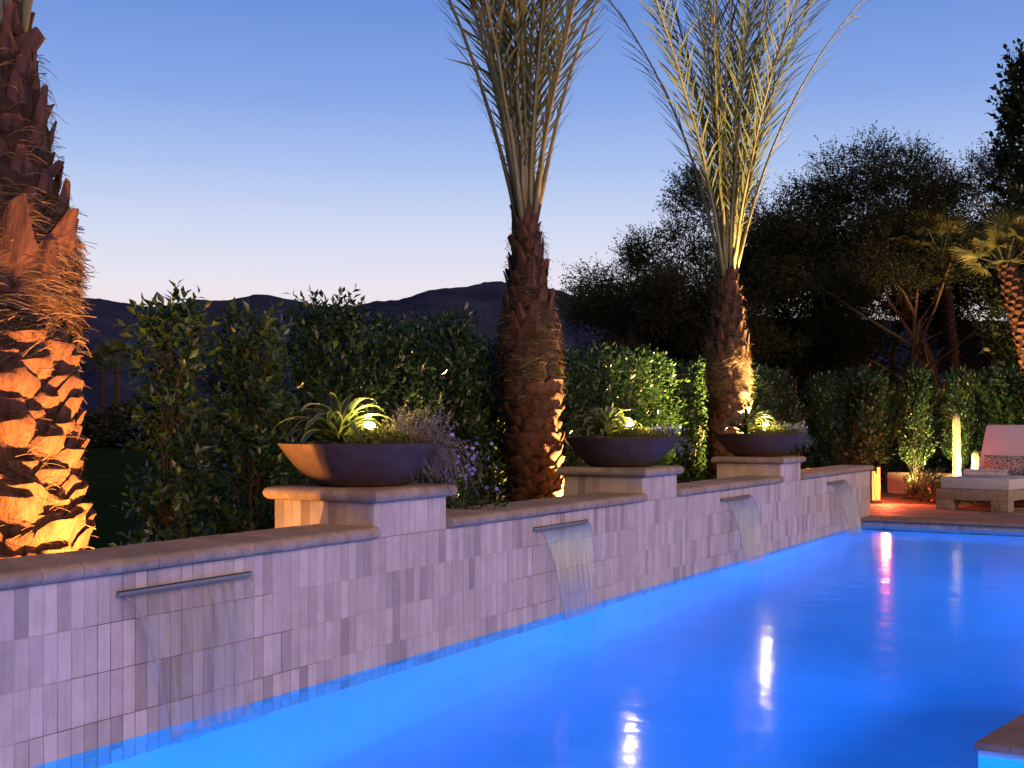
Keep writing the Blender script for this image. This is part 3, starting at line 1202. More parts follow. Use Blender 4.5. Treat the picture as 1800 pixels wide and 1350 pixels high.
# ------------------------------------------------------------------ hedge shrubs
def shrub(seed, H, W, n_twig, leaf_l, clear=0.08, m=None, top_taper=0.75, leaf_per=9, twig_l=.20, hw=.30, name='foliage', up=1.0):
    rg = np.random.default_rng(seed)
    ph = rg.uniform(0, 6.28, 6)
    n = n_twig
    hh = clear * H + (1 - clear) * H * rg.uniform(0, 1, n) ** 0.95
    a = rg.uniform(0, 2 * math.pi, n)
    u = (hh / H - clear) / (1 - clear)
    prof = np.minimum(1, (u / .12) ** .6) * (1 - (1 - top_taper) * u) * np.where(u > .86, np.sqrt(np.maximum(0.03, (1.02 - u) / .16)), 1)
    lump = 1 + .16 * np.sin(3 * a + ph[0] + hh * 3.1) + .14 * np.sin(2 * a + ph[1] - hh * 5.3) + .10 * np.sin(5 * a + ph[2] + hh * 8)
    rr = W / 2 * prof * lump * np.sqrt(rg.uniform(.10, 1.05, n))
    outv = np.stack([np.cos(a), np.sin(a), np.zeros(n)], 1)
    base = outv * rr[:, None] * .85 + np.stack([np.zeros(n), np.zeros(n), hh - twig_l * .6], 1)
    d = unit(outv * rg.uniform(.1, 1.0, n)[:, None] + np.array([0, 0, up]) + rg.normal(0, .35, (n, 3)))
    tl = twig_l * rg.uniform(.6, 1.35, n)
    k = leaf_per
    s = (np.arange(k) + .5) / k
    P = base[:, None] + d[:, None] * (tl[:, None, None] * s[None, :, None])
    ga = (np.arange(k) * 2.4)[None] + rg.uniform(0, 6.28, n)[:, None]
    ref = unit(np.cross(d, rg.normal(0, 1, (n, 3))))
    ref2 = np.cross(d, ref)
    side = ref[:, None] * np.cos(ga)[..., None] + ref2[:, None] * np.sin(ga)[..., None]
    spread = np.where(s > .85, .35, 1.0)[None, :, None]
    D = unit(d[:, None] * .75 + side * spread * rg.uniform(.6, 1.2, (n, k, 1)) + rg.normal(0, .12, (n, k, 3)))
    N = unit(d[:, None] * 1.0 - side * .5 + rg.normal(0, .25, (n, k, 3)))
    Ls = leaf_l * rg.uniform(.65, 1.25, (n, k))
    V, Fc = leaves_mesh(P.reshape(-1, 3), D.reshape(-1, 3), N.reshape(-1, 3), Ls.ravel(), Ls.ravel() * hw, .3)
    me = np_mesh(name, V, Fc, m or M['leaf'])
    # stems
    st = MB()
    nst = 5
    for q in range(nst):
        aa = q * 2 * math.pi / nst + rg.uniform(-.4, .4)
        r0 = .03
        pts = [(r0 * math.cos(aa), r0 * math.sin(aa), -.05)]
        top = H * rg.uniform(.62, .93)
        for i in range(1, 7):
            f = i / 6
            rr_ = W * .26 * f * rg.uniform(.7, 1.2)
            pts.append((rr_ * math.cos(aa) + rg.normal(0, .012), rr_ * math.sin(aa) + rg.normal(0, .012), top * f))
        st.tube(pts, [.017 * (1 - .75 * i / 6) for i in range(7)], 5)
    for q in range(0, n, max(1, n // 110)):
        p = base[q]
        c = np.array([p[0] * .45, p[1] * .45, max(0.05, p[2] - .16)])
        st.tube([c, (c + p) / 2 + rg.normal(0, .01, 3), p + d[q] * tl[q] * .8], [.006, .004, .002], 4, cap=False)
    return me, st.mesh('stem', M['stem'], 60)


HEDGE_V = [shrub(11 + k, 2.3, W, 1000, .070, .02, hw=.22) for k, W in enumerate((.95, 1.0, .92, 1.02))]
SPARSE = shrub(31, 2.30, .36, 330, .080, .0, top_taper=.95, hw=.22)
SPARSE2 = shrub(32, 2.28, .54, 540, .078, .0, top_taper=.9, hw=.22)
FAR_V = [shrub(41 + k, 2.15, .80, 480, .078, .30) for k in range(3)]


def place_shrub(pair, name, x, y, rz, sc, label, group, z=-.03):
    e = empty(name, (x, y, z), rz, label, 'shrub', group)
    e.scale = sc if hasattr(sc, '__len__') else (sc,) * 3
    obj('foliage', pair[0], e)
    obj('stem', pair[1], e)
    return e


HX = -1.98
grp = 'shrubs of the clipped hedge behind the tiled wall'
place_shrub(SPARSE, 'hedge_shrub', HX, 5.69, .4, (1.04, 1.04, .96), 'slender open shrub standing alone beside the big lit palm trunk', grp)
place_shrub(SPARSE2, 'hedge_shrub', HX, 6.44, 1.4, (1.04, 1.04, .94), 'second shrub of the hedge, bushy, just right of the slender lone one', grp)
ordn = ['third', 'fourth', 'fifth', 'sixth', 'seventh', 'eighth', 'ninth', 'tenth', 'eleventh', 'twelfth', 'thirteenth', 'fourteenth', 'fifteenth', 'sixteenth', 'seventeenth', 'eighteenth', 'nineteenth', 'twentieth', 'twenty-first']
hy = 7.40
k = 0
where = {0: 'behind the agave of the nearest bowl', 1: 'behind the dry sprigs of the nearest bowl', 2: 'above the blue flowers', 3: 'left of the middle palm trunk'}
while hy < 18.6:
    w = where.get(k, 'left of the middle palm trunk' if hy < 8.9 else ('behind the middle bowl planter' if hy < 12.4 else ('between the middle and far palms' if hy < 14.4 else 'beyond the farthest bowl planter')))
    hs = 1.0 + random.uniform(-.035, .035)
    place_shrub(HEDGE_V[(k * 7 + k // 3) % 4], 'hedge_shrub', HX + random.uniform(-.08, .08), hy, random.uniform(0, 6.28), (hs, hs, (1.0 if hy < 9.5 else .94) + random.uniform(-.03, .03)),
                '%s hedge shrub counting from the lone one, %s' % (ordn[k], w), grp)
    hy += .73
    k += 1
# far hedge beyond the deck
grp2 = 'shrubs behind the deck and lounge'
far_spots = [(-1.0, 19.9, 'far shrub just past the wall end, its stem reddened by the lantern'),
             (-.20, 20.25, 'far shrub with clear lit stem left of the white cactus, first of two'),
             (.42, 20.55, 'slim far shrub with orange-lit stem directly left of the white cactus'),
             (1.05, 20.8, 'far shrub between the white cactus and the lounge back'),
             (1.62, 21.0, 'leafy far shrub rising behind the lounge back'),
             (2.3, 21.2, 'leafy far shrub at the photo edge behind the lounge')]
for i, (x, y, lab) in enumerate(far_spots):
    s = .92 if i in (1, 2) else 1.0
    wsc = (.62 if i in (1, 2) else 1.0)
    place_shrub(FAR_V[i % 3], 'garden_shrub', x, y, i * 1.3, (wsc, wsc, 1.0), lab, grp2, z=.06)
# a dense dark hedge further behind to close the view
for i in range(9):
    place_shrub(HEDGE_V[i % 4], 'backing_shrub', -2.4 + i * .85, 22.6 + .28 * i, i * 2.1, (1.05, 1.05, 1.0),
                'dark shrub in the row behind the far garden, %s from the wall side' % (['first', 'second', 'third', 'fourth', 'fifth', 'sixth', 'seventh', 'eighth', 'ninth'][i]), 'dark row behind the far garden')


# ------------------------------------------------------------------ background trees
def tree(seed, H, Rr, base_z, n_twig, leaf_l, m, trunk_r=.11, lean=(0, 0), hw=.28, nlimb=6, sag=.15, leaf_per=10):
    rg = np.random.default_rng(seed)
    tr = MB()
    clusters = []
    forks = 3
    for f in range(forks):
        a0 = f * 2.1 + rg.uniform(-.5, .5)
        pts = [np.array([.12 * math.cos(a0), .12 * math.sin(a0), -.1])]
        dirv = np.array([math.cos(a0) * .35, math.sin(a0) * .35, 1.0])
        nseg = 7
        seg = H * .72 / nseg
        for i in range(nseg):
            dirv = dirv + rg.normal(0, .16, 3) + np.array([math.cos(a0), math.sin(a0), 0]) * .04
            dirv[2] = max(dirv[2], .55)
            pts.append(pts[-1] + dirv / np.linalg.norm(dirv) * seg)
        tr.tube(pts, [trunk_r * (1 - .85 * i / nseg) for i in range(nseg + 1)], 6)
        for q in range(nlimb):
            t_ = rg.uniform(.32, 1.0)
            i0 = min(int(t_ * nseg), nseg - 1)
            st = pts[i0] + (pts[i0 + 1] - pts[i0]) * (t_ * nseg - i0)
            aa = a0 + rg.uniform(-1.5, 1.5)
            ln = Rr * rg.uniform(.45, .95)
            e = st + np.array([math.cos(aa) * ln, math.sin(aa) * ln, ln * rg.uniform(.15, .9)])
            mid = (st + e) / 2 + rg.normal(0, .12, 3) + np.array([0, 0, .12])
            tr.tube([st, mid, e], [trunk_r * .34, trunk_r * .2, .008], 5, cap=False)
            clusters += [(e, .75), (mid, .6), ((mid + e) / 2, .7)]
        clusters.append((pts[-1], .7))
    # fill clusters in the crown ellipsoid
    nfill = 46
    cz = (H + base_z) / 2
    for q in range(nfill):
        v = rg.normal(0, 1, 3)
        v /= np.linalg.norm(v)
        v *= rg.uniform(.35, 1.0) ** .6
        clusters.append((np.array([v[0] * Rr, v[1] * Rr, cz + v[2] * (H - base_z) / 2 * .92]), rg.uniform(.5, .95)))
    cp = np.array([c[0] for c in clusters])
    cr = np.array([c[1] for c in clusters]) * Rr / 2.4 * .8
    idx = rg.integers(0, len(clusters), n_twig)
    v = unit(rg.normal(0, 1, (n_twig, 3))) * (rg.uniform(0, 1, n_twig) ** .5)[:, None]
    v[:, 2] *= .75
    base = cp[idx] + v * cr[idx][:, None]
    keep = base[:, 2] > base_z * (1.0 if base_z > 4 else .8)
    base = base[keep]
    v = v[keep]
    n = len(base)
    d = unit(v * .9 + rg.normal(0, .5, (n, 3)) + np.array([0, 0, .35]) + unit(base - np.array([0, 0, cz])) * .5)
    tl = rg.uniform(.18, .5, n)
    k = leaf_per
    s = (np.arange(k) + .5) / k
    P = base[:, None] + d[:, None] * (tl[:, None, None] * s[None, :, None])
    P[..., 2] -= sag * (s ** 2)[None] * tl[:, None]
    D = unit(d[:, None] * .5 + rg.normal(0, .8, (n, k, 3)))
    N = rg.normal(0, 1, (n, k, 3))
    Ls = leaf_l * rg.uniform(.6, 1.3, (n, k))
    P, D, N, Ls = P.reshape(-1, 3), D.reshape(-1, 3), N.reshape(-1, 3), Ls.ravel()[:, None]
    S = unit(np.cross(D, N))
    V = np.stack([P, P + D * Ls * .5 - S * Ls * hw, P + D * Ls, P + D * Ls * .5 + S * Ls * hw], 1)
    Fc = (np.arange(len(P)) * 4)[:, None, None] + np.array([(0, 1, 2), (0, 2, 3)])[None]
    return np_mesh('crown', V.reshape(-1, 3), Fc.reshape(-1, 3), m), tr.mesh('trunk', M['bark'], 60)


TREES = [tree(101, 7.6, 2.3, 1.6, 19000, .052, M['leaf_far'], .12), tree(102, 8.4, 2.5, 4.3, 15000, .052, M['leaf_far'], .12),
         tree(103, 7.0, 2.2, .9, 19000, .052, M['leaf_far'], .11),
         tree(104, 6.4, 2.4, 1.2, 1700, .06, M['leaf_far'], .07, nlimb=9)]
tg = 'dark feathery trees behind the garden'
tree_spots = [(2, 1150, 26, .80, 'lowest dark feathery tree, its outline stepping down toward the mountains'),
              (0, 1265, 27, .98, 'dark feathery tree right behind the far palm trunk'),
              (2, 1390, 29, 1.08, 'dark feathery tree right of the far palm fronds'),
              (1, 1510, 27, .95, 'tallest dark feathery tree, with pale sky under its crown'),
              (1, 1620, 29, .99, 'dark feathery tree with sky gaps left of the fan palm'),
              (3, 1560, 32, 1.0, 'thin see-through tree under the tallest feathery crown'),
              (3, 1690, 31, 1.0, 'thin see-through tree left of the fan palm trunk'),
              (1, 1740, 27, .93, 'dark feathery tree directly behind the fan palm'),
              (2, 1860, 26, .98, 'dark feathery tree cut by the right photo edge')]
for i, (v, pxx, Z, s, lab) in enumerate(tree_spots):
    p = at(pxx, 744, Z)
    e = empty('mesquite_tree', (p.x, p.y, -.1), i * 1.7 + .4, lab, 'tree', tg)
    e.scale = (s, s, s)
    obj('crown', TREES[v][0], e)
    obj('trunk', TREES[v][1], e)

EG = shrub(77, 8.4, 1.5, 620, .15, .30, m=M['leaf_big'], top_taper=.22, leaf_per=9, twig_l=.45, hw=.26, name='crown')
p = at(1795, 744, 22.5)
e = empty('evergreen_tree', (p.x, p.y, -.1), 0.3, 'tall pointed broad-leaved evergreen at the right photo edge', 'tree')
obj('crown', EG[0], e)
obj('trunk', EG[1], e)


# ------------------------------------------------------------------ date palms
def frond(seed, L, f0, f1, twist, nl=46, ang=R(25), maxl=.60, w=.0105):
    """frond leaving the origin upward and outward along +x"""
    rg = np.random.default_rng(seed)
    ns = 26
    ts = np.linspace(0, 1, ns)
    phi = f0 + (f1 - f0) * ts ** 1.4
    side = np.cumsum(rg.normal(0, .004, ns)) + .03 * rg.normal() * ts
    dx = np.sin(phi) * L / (ns - 1)
    dz = np.cos(phi) * L / (ns - 1)
    x = np.concatenate([[0], np.cumsum(dx)[:-1]])
    z = np.concatenate([[0], np.cumsum(dz)[:-1]])
    C = np.stack([x, side * L * .5, z], 1)
    mb = MB()
    rad = .018 * (1 - ts) ** .9 + .0025
    rad[:3] *= 1.25
    mb.tube([tuple(c) for c in C[::2]] + [tuple(C[-1])], list(rad[::2]) + [.002], 5)
    Vr = np.array(mb.v)
    Fr = []
    for f in mb.f:
        for q in range(1, len(f) - 1):
            Fr.append((f[0], f[q], f[q + 1]))
    parts = [(Vr, np.array(Fr))]
    # leaflets
    t = np.linspace(.10, .995, nl)
    for sgn in (-1, 1):
        tt = np.clip(t + rg.uniform(-.006, .006, nl), 0.05, 1)
        P = np.stack([np.interp(tt, ts, C[:, q]) for q in range(3)], 1)
        T = np.gradient(C, axis=0)
        T = unit(np.stack([np.interp(tt, ts, T[:, q]) for q in range(3)], 1))
        Nn = unit(np.cross(T, np.array([0, 1.0, 0])[None]))     # points outward-down / inward
        tw = twist + rg.normal(0, .12, nl)
        Y = np.array([0, 1.0, 0])[None]
        # blade plane turned about the midrib by tw; the two rows of leaflets fold into a shallow V
        A = Y * np.cos(tw)[:, None] + Nn * np.sin(tw)[:, None]
        B = Nn * np.cos(tw)[:, None] - Y * np.sin(tw)[:, None]
        S = unit(A * sgn - B * .45)
        a = ang * (1 + rg.normal(0, .22, nl)) * np.interp(tt, [0, .25, .8, 1], [1.0, 1.1, 1.15, .6])
        D = unit(T * np.cos(a)[:, None] + S * np.sin(a)[:, None])
        ln = maxl * np.interp(tt, [0, .12, .2, .42, .75, 1], [.12, .22, .5, 1, .85, .4]) * rg.uniform(.85, 1.1, nl)
        ww = w * np.interp(tt, [0, .15, .3, 1], [.45, .6, 1, .7])
        Wd = unit(np.cross(D, B))
        mid = P + D * (ln * .5)[:, None]
        tip = P + D * ln[:, None] - np.array([0, 0, 1.0])[None] * (ln * .05)[:, None] + rg.normal(0, .022, (nl, 3))
        V = np.empty((nl, 5, 3))
        V[:, 0] = P - Wd * (ww * .5)[:, None]
        V[:, 1] = P + Wd * (ww * .5)[:, None]
        V[:, 2] = mid - Wd * ww[:, None]
        V[:, 3] = mid + Wd * ww[:, None]
        V[:, 4] = tip
        tri = np.array([(0, 1, 3), (0, 3, 2), (2, 3, 4)])
        Fc = (np.arange(nl) * 5)[:, None, None] + tri[None]
        parts.append((V.reshape(-1, 3), Fc.reshape(-1, 3)))
    V, Fc = merge(parts)
    me = np_mesh('frond', V, Fc, M['frond'])
    me.materials.append(M['rachis'])
    mi = np.zeros(len(Fc), dtype=np.int32)
    mi[:len(Fr)] = 1
    me.polygons.foreach_set('material_index', mi)
    return me


FRONDS = []
for q in range(22):
    u = q / 21            # 0 inner ... 1 outer
    rq = random.Random(q)
    FRONDS.append((frond(500 + q, 4.1 + .5 * rq.random(), R(1.5 + 10.5 * u + rq.uniform(-1, 1)), R(10 + 36 * u + rq.uniform(-4, 4)), rq.uniform(-1.2, 1.2)), u))


def boot_mesh(kind, seed):
    """old leaf base, growing up the trunk (+z) and out (+x); y is across"""
    rg = random.Random(seed)
    mb = MB()
    if kind == 'cut':
        rows = [(-.03, -.02, .095, .018), (.03, .008, .112, .022), (.07, .026, .104, .022), (.102, .046, .082, .017), (.112, .050, .070, .010)]
    elif kind == 'stub':
        rows = [(-.03, -.02, .085, .014), (.05, .004, .074, .018), (.11, .012, .048, .016), (.15 + .05 * rg.random(), .016 + .022 * rg.random(), .026, .009)]
    else:
        rows = [(-.03, -.02, .13, .014), (.09, .010, .12, .018), (.18, .018, .075, .018), (.27, .030, .042, .014), (.32, .042, .03, .010)]
    n = 8
    rings_ = []
    for i, (z, out, hw, th) in enumerate(rows):
        rr = []
        tilt = rg.uniform(-.012, .012) if i == len(rows) - 1 else 0
        for k in range(n):
            a = 2 * math.pi * k / n
            y = hw * math.cos(a) * rg.uniform(.9, 1.08)
            # the scale wraps round the trunk
            x = out - (y * y) * 1.5 + th * math.sin(a) * rg.uniform(.8, 1.2)
            rr.append((x, y, z + tilt * math.cos(a) * 1.5 + rg.uniform(-.006, .006)))
        rings_.append(rr)
    for i, rr in enumerate(rings_):
        mb.v += rr
    for i in range(len(rings_) - 1):
        for k in range(n):
            k2 = (k + 1) % n
            mb.f.append((i * n + k, i * n + k2, (i + 1) * n + k2, (i + 1) * n + k))
    q = (len(rings_) - 1) * n
    mb.f.append(tuple(q + k for k in range(n)))
    return mb.mesh('leaf_base', M['boot'], 45)


BOOTS = {'cut': [boot_mesh('cut', k) for k in range(6)], 'stub': [boot_mesh('stub', 20 + k) for k in range(5)], 'big': [boot_mesh('big', 40 + k) for k in range(3)]}
NECK = 3.12
TPROF = [(0, .27), (.25, .245), (.7, .238), (1.2, .235), (1.5, .24), (1.75, .262), (2.0, .268), (2.25, .235), (2.5, .20), (2.8, .155), (3.0, .12), (3.15, .10)]
tz = [a for a, _ in TPROF]
trr = [b_ for _, b_ in TPROF]


def trad(z):
    return float(np.interp(z, tz, trr))


def fibre_mesh(seed, n):
    rg = np.random.default_rng(seed)
    # denser in the shaggy belt between 1.15 and 2.0 m
    z = np.where(rg.uniform(0, 1, n) < .70, rg.uniform(1.50, 2.25, n), rg.uniform(.1, 3.0, n))
    a = rg.uniform(0, 2 * math.pi, n)
    patch = np.sin(a * 3 + z * 5) + np.sin(a * 2 - z * 9 + 1)
    L = rg.uniform(.04, .17, n)
    da = (np.where(patch > 0, 1, -1) * rg.uniform(.5, 1.2, n)) * L / .26
    dz = rg.uniform(-.55, .25, n) * L
    fr = np.abs(rg.normal(0, .022, n)) + .012 + np.where(rg.uniform(0, 1, n) < .06, rg.uniform(0, .07, n), 0)
    w = rg.uniform(.0009, .0024, n)
    K_ = 5
    V = np.empty((n, K_, 2, 3))
    for i in range(K_):
        s = i / (K_ - 1)
        aa = a + da * s
        zz = z + dz * s + .03 * np.sin(s * 3.1) * (L / .2)
        rr = np.interp(zz, tz, trr) + .028 + fr * s ** 1.3 + .006 * np.sin(aa * 9 + zz * 22)
        V[:, i, 0] = np.stack([rr * np.cos(aa), rr * np.sin(aa), zz - w], 1)
        V[:, i, 1] = np.stack([(rr + w * .4) * np.cos(aa), (rr + w * .4) * np.sin(aa), zz + w], 1)
    Fc = []
    for i in range(K_ - 1):
        p0 = i * 2
        Fc += [(p0, p0 + 2, p0 + 3), (p0, p0 + 3, p0 + 1)]
    Fc = (np.arange(n) * K_ * 2)[:, None, None] + np.array(Fc)[None]
    return np_mesh('fibre', V.reshape(-1, 3), Fc.reshape(-1, 3), M['fibre'])


FIBRE = fibre_mesh(5, 5600)


def trunk_mesh():
    mb = MB()
    rows_ = []
    rg = random.Random(4)
    nz, na = 70, 30
    for i in range(nz + 1):
        z = -.15 + (3.2 + .15) * i / nz
        row = []
        for k in range(na + 1):
            a = 2 * math.pi * (k % na) / na
            r = trad(max(z, 0)) + .012 * math.sin(a * 5 + z * 17) + .010 * math.sin(a * 3 - z * 29) + (.02 * math.sin(a * 2 + z * 7) if 1.5 < z < 2.4 else 0)
            row.append((r * math.cos(a), r * math.sin(a), z))
        rows_.append(row)
    mb.quadgrid(rows_)
    return mb.mesh('trunk', M['core'], 80)


TRUNK = trunk_mesh()


def palm(loc, rz, tilt, label, seed, n_cut=150):
    rg = random.Random(seed)
    e = empty('date_palm', loc, rz, label, 'palm tree', 'date palms with tied-up fronds')
    e.rotation_euler = (tilt[0], tilt[1], rz)
    obj('trunk', TRUNK, e)
    f = obj('fibre', FIBRE, e)
    f['kind'] = 'stuff'
    # leaf bases in a spiral
    n = 0
    z = .02
    a = rg.uniform(0, 6)
    while z < 3.08:
        r = trad(z)
        if z < 1.55:
            kind, sc, step = 'cut', rg.uniform(.72, 1.35), .0104
        elif z < 2.1:
            kind, sc, step = ('big' if rg.random() < .35 else 'stub'), rg.uniform(.8, 1.15), .028
        else:
            kind, sc, step = ('stub' if rg.random() < .8 else 'cut'), rg.uniform(.7, 1.1), .021
        if z > 2.3:
            step, sc = .017, sc * .8
        a += 2.39996 + rg.uniform(-.12, .12)
        o = obj('leaf_base', rg.choice(BOOTS[kind]), e, (r * math.cos(a), r * math.sin(a), z))
        o.rotation_euler = (rg.uniform(-.14, .14), rg.uniform(-.08, .10) + (.22 if rg.random() < .08 else 0), a)
        o.scale = (sc * rg.uniform(.9, 1.35), sc * rg.uniform(.85, 1.2), sc * rg.uniform(.85, 1.15))
        z += step
        n += 1
    for q, (me, u) in enumerate(FRONDS):
        aa = q * 2.39996 + seed
        r = .035 + .055 * u
        o = obj('frond', me, e, (r * math.cos(aa), r * math.sin(aa), 2.98 + .12 * (1 - u)), (0, 0, aa))
    return e


def slim(o, sc, fs):
    o.scale = sc
    for c in o.children:
        if c.name.startswith('frond'):
            c.scale = (fs, fs, 1.0)


def lean(o, deg, rz):
    """lean to the side as seen from the pool"""
    q = Matrix.Rotation(R(deg), 4, Vector((-math.sin(YAW), math.cos(YAW), 0))) @ Matrix.Rotation(rz, 4, 'Z')
    o.rotation_euler = q.to_euler()


pm = palm((-1.32, 4.07, 0), 0.6, (R(-1.0), R(-2.6)), 'thick shaggy date palm trunk glowing orange at the left photo edge', 1)
pm.scale = (1.12, 1.12, 1.105)
pm = palm((-1.30, 9.47, 0), 2.1, (R(0), R(.6)), 'date palm with tied-up fronds standing left of the middle bowl planter', 5)
slim(pm, (.89, .89, 1.04), 1.22)
lean(pm, -1.9, 2.1)
pm = palm((-1.24, 14.28, 0), 4.0, (R(0), R(-.4)), 'date palm with bright yellow-lit fronds behind the farthest bowl planter', 9)
slim(pm, (.88, .88, 1.05), 1.24)
lean(pm, -.2, 4.0)


# ------------------------------------------------------------------ fan palm far right
def fan_mesh(seed):
    rg = np.random.default_rng(seed)
    mb = MB()
    pet = .78
    mb.tube([(0, 0, 0), (.4, 0, .04), (pet, 0, .05)], [.017, .013, .010], 5)
    n = 26
    for i in range(n):
        a = R(-118) + R(236) * i / (n - 1)
        L = .50 * (1 - .28 * abs(i / (n - 1) * 2 - 1) ** 2) * rg.uniform(.9, 1.08)
        d = Vector((math.cos(a), math.sin(a), rg.uniform(-.05, .1)))
        s = Vector((-math.sin(a), math.cos(a), 0))
        c0 = Vector((pet, 0, .05))
        m1 = c0 + d * L * .45
        m2 = c0 + d * L + Vector((0, 0, -.10 * rg.uniform(.3, 1.2)))
        wd = .021
        b0 = len(mb.v)
        mb.v += [tuple(c0), tuple(m1 - s * wd), tuple(m1 + Vector((0, 0, -.012))), tuple(m1 + s * wd), tuple(m2)]
        mb.f += [(b0, b0 + 2, b0 + 1), (b0, b0 + 3, b0 + 2), (b0 + 1, b0 + 2, b0 + 4), (b0 + 2, b0 + 3, b0 + 4)]
    return mb.mesh('fan_leaf', M['fan'])


FANS = [fan_mesh(k) for k in range(4)]


def fan_palm(base, top, r, label, seed, n=26, sc=1.0):
    rg = random.Random(seed)
    base, top = Vector(base), Vector(top)
    e = empty('fan_palm', base, 0, label, 'palm tree', 'fan palms')
    d = top - base
    H = d.length
    t = MB()
    pts = []
    for i in range(14):
        u = i / 13
        bend = math.sin(u * math.pi) * .12
        pts.append(d * u + Vector((bend, 0, 0)))
    t.tube(pts, [r * (1.15 - .35 * u / 13) for u in range(14)], 12)
    obj('trunk', t.mesh('trunk', M['core'], 70), e)
    m = int(270 * min(1, H / 3))
    for q in range(m):
        u = q / m
        a = q * 2.39996
        i0 = min(12, int(u * 13))
        c = pts[i0] + (pts[i0 + 1] - pts[i0]) * (u * 13 - i0)
        rr = r * (1.15 - .35 * u) * .95
        o = obj('leaf_base', rg.choice(BOOTS['cut']), e, (c.x + rr * math.cos(a), c.y + rr * math.sin(a), c.z), (rg.uniform(-.3, .3), rg.uniform(-.05, .35), a), rg.uniform(.4, .68))
    for q in range(n):
        a = q * 2.39996
        elv = R(84) - R(88) * (q / n)
        o = obj('fan_leaf', FANS[q % 4], e, d * 1.0, None, sc * rg.uniform(.85, 1.1))
        o.rotation_euler = (rg.uniform(-.5, .5), -elv, a)
    return e


tp = at(1768, 470, 21.0)
bp_ = at(1815, 640, 21.0)
bp_.z = .05
fan_palm((bp_.x + .25, bp_.y + .1, .05), tp, .19, 'fan palm with orange-lit leaning trunk at the right photo edge', 3, 24, .80)
tp = at(1655, 455, 24.5)
fan_palm((tp.x + .2, tp.y, 0), tp, .13, 'dim slender fan palm left of the orange-lit one', 8, 18, .9)
for pxx, pyy, Z, lab in ((205, 648, 95, 'small distant fan palm on the far lawn, right one of two'), (178, 655, 102, 'small distant fan palm on the far lawn, left one of two')):
    tp = at(pxx, pyy, Z)
    e = fan_palm((tp.x, tp.y, -.1), tp, .2, lab, int(pxx), 20, 2.0)
BUSHF = shrub(91, 2.2, 3.4, 420, .22, 0.0, m=M['leaf_far'], top_taper=.6, twig_l=.5)
for q, pxx in enumerate((120, 165, 222, 262, 330, 470, 540, 600)):
    p = at(pxx, 744, 70 + 3 * (q % 3))
    o = place_shrub(BUSHF, 'far_bush', p.x, p.y, q, (1.3, 1.3, .7 + .25 * (q % 3)), 'dark distant bush on the far lawn, %s counting from the big palm trunk' % ['first', 'second', 'third', 'fourth', 'fifth', 'sixth', 'seventh', 'eighth'][q], 'distant bushes on the lawn', z=-.12)

# ================================================================== bowls and their plants
bowl = MB()
prof = [(.24, 0), (.268, .004), (.285, .014), (.335, .055), (.385, .105), (.430, .158), (.470, .212), (.492, .243), (.494, .247), (.488, .250), (.470, .249), (.462, .243), (.44, .205), (.40, .19)]
bowl.lathe(prof, 72)
BOWL = bowl.mesh('bowl', M['bowl'], 50)
so = MB()
so.lathe([(.452, .222), (.30, .236), (.1, .243), (.01, .244)], 40, cap=False)
SOIL = so.mesh('soil', M['soil'], 60)


def agave_leaf(seed, L, w, lift, curl):
    """strap leaf arching out along +x"""
    n = 10
    pts, ed = [], []
    x = z = 0
    a = lift
    for i in range(n + 1):
        u = i / n
        hw = w * (.75 + .5 * math.sin(u * math.pi * .8)) * (1 - u ** 4) + .0008
        ch = hw * .45 * (1 - .6 * u)
        row = []
        for s in (-1, -.72, 0, .72, 1):
            row.append((x - math.sin(a) * ch * (s * s), s * hw, z + math.cos(a) * ch * (s * s)))
        pts.append(row)
        ed += [1, .72, 0, .72, 1]
        x += math.cos(a) * L / n
        z += math.sin(a) * L / n
        a -= curl / n * (.5 + u)
    mb = MB()
    mb.quadgrid(pts)
    # underside
    b0 = len(mb.v)
    me = mb.mesh('leaf', M['agave'], 60)
    at_ = me.attributes.new('edge', 'FLOAT', 'POINT')
    at_.data.foreach_set('value', np.array(ed, dtype=np.float32))
    so_ = None
    return me


AG = [[agave_leaf(k, .34 + .05 * k, .023 + .0015 * k, R(lift), R(curl)) for k in range(3)]
      for lift, curl in ((84, 95), (76, 140), (66, 160), (52, 135), (34, 90))]

# a small bullet light standing in the soil
bl = MB()
bl.lathe([(.008, -.10), (.008, .02), (.026, .025), (.032, .05), (.033, .075)], 16)
BL_BODY = bl.mesh('lamp_body', M['black'], 50)
bl = MB()
bl.lathe([(.031, .072), (.034, .085), (.028, .104), (.014, .114)], 16)
BL_LENS = bl.mesh('lamp_lens', M['bulb'], 60)


def mound(seed, rx, ry, h, n, ll, m, name='foliage', spill=0):
    rg = np.random.default_rng(seed)
    a = rg.uniform(0, 6.28, n)
    r = np.sqrt(rg.uniform(0, 1, n))
    P = np.stack([r * np.cos(a) * rx, r * np.sin(a) * ry, h * (1 - r ** 2) * rg.uniform(.1, 1.15, n)], 1)
    k = 5
    d = unit(rg.normal(0, .55, (n, 3)) + np.array([0, 0, 1.0]) + P * np.array([1, 1, 0]) * 4)
    Pp = (P[:, None] + d[:, None] * (np.arange(k) / k * .045)[None, :, None]).reshape(-1, 3)
    Dd = unit(np.repeat(d, k, 0) * .5 + rg.normal(0, .7, (n * k, 3)))
    Ls = ll * rg.uniform(.6, 1.3, n * k)
    V, Fc = leaves_mesh(Pp, Dd, rg.normal(0, 1, (n * k, 3)), Ls, Ls * .32, .2)
    return np_mesh(name, V, Fc, m)


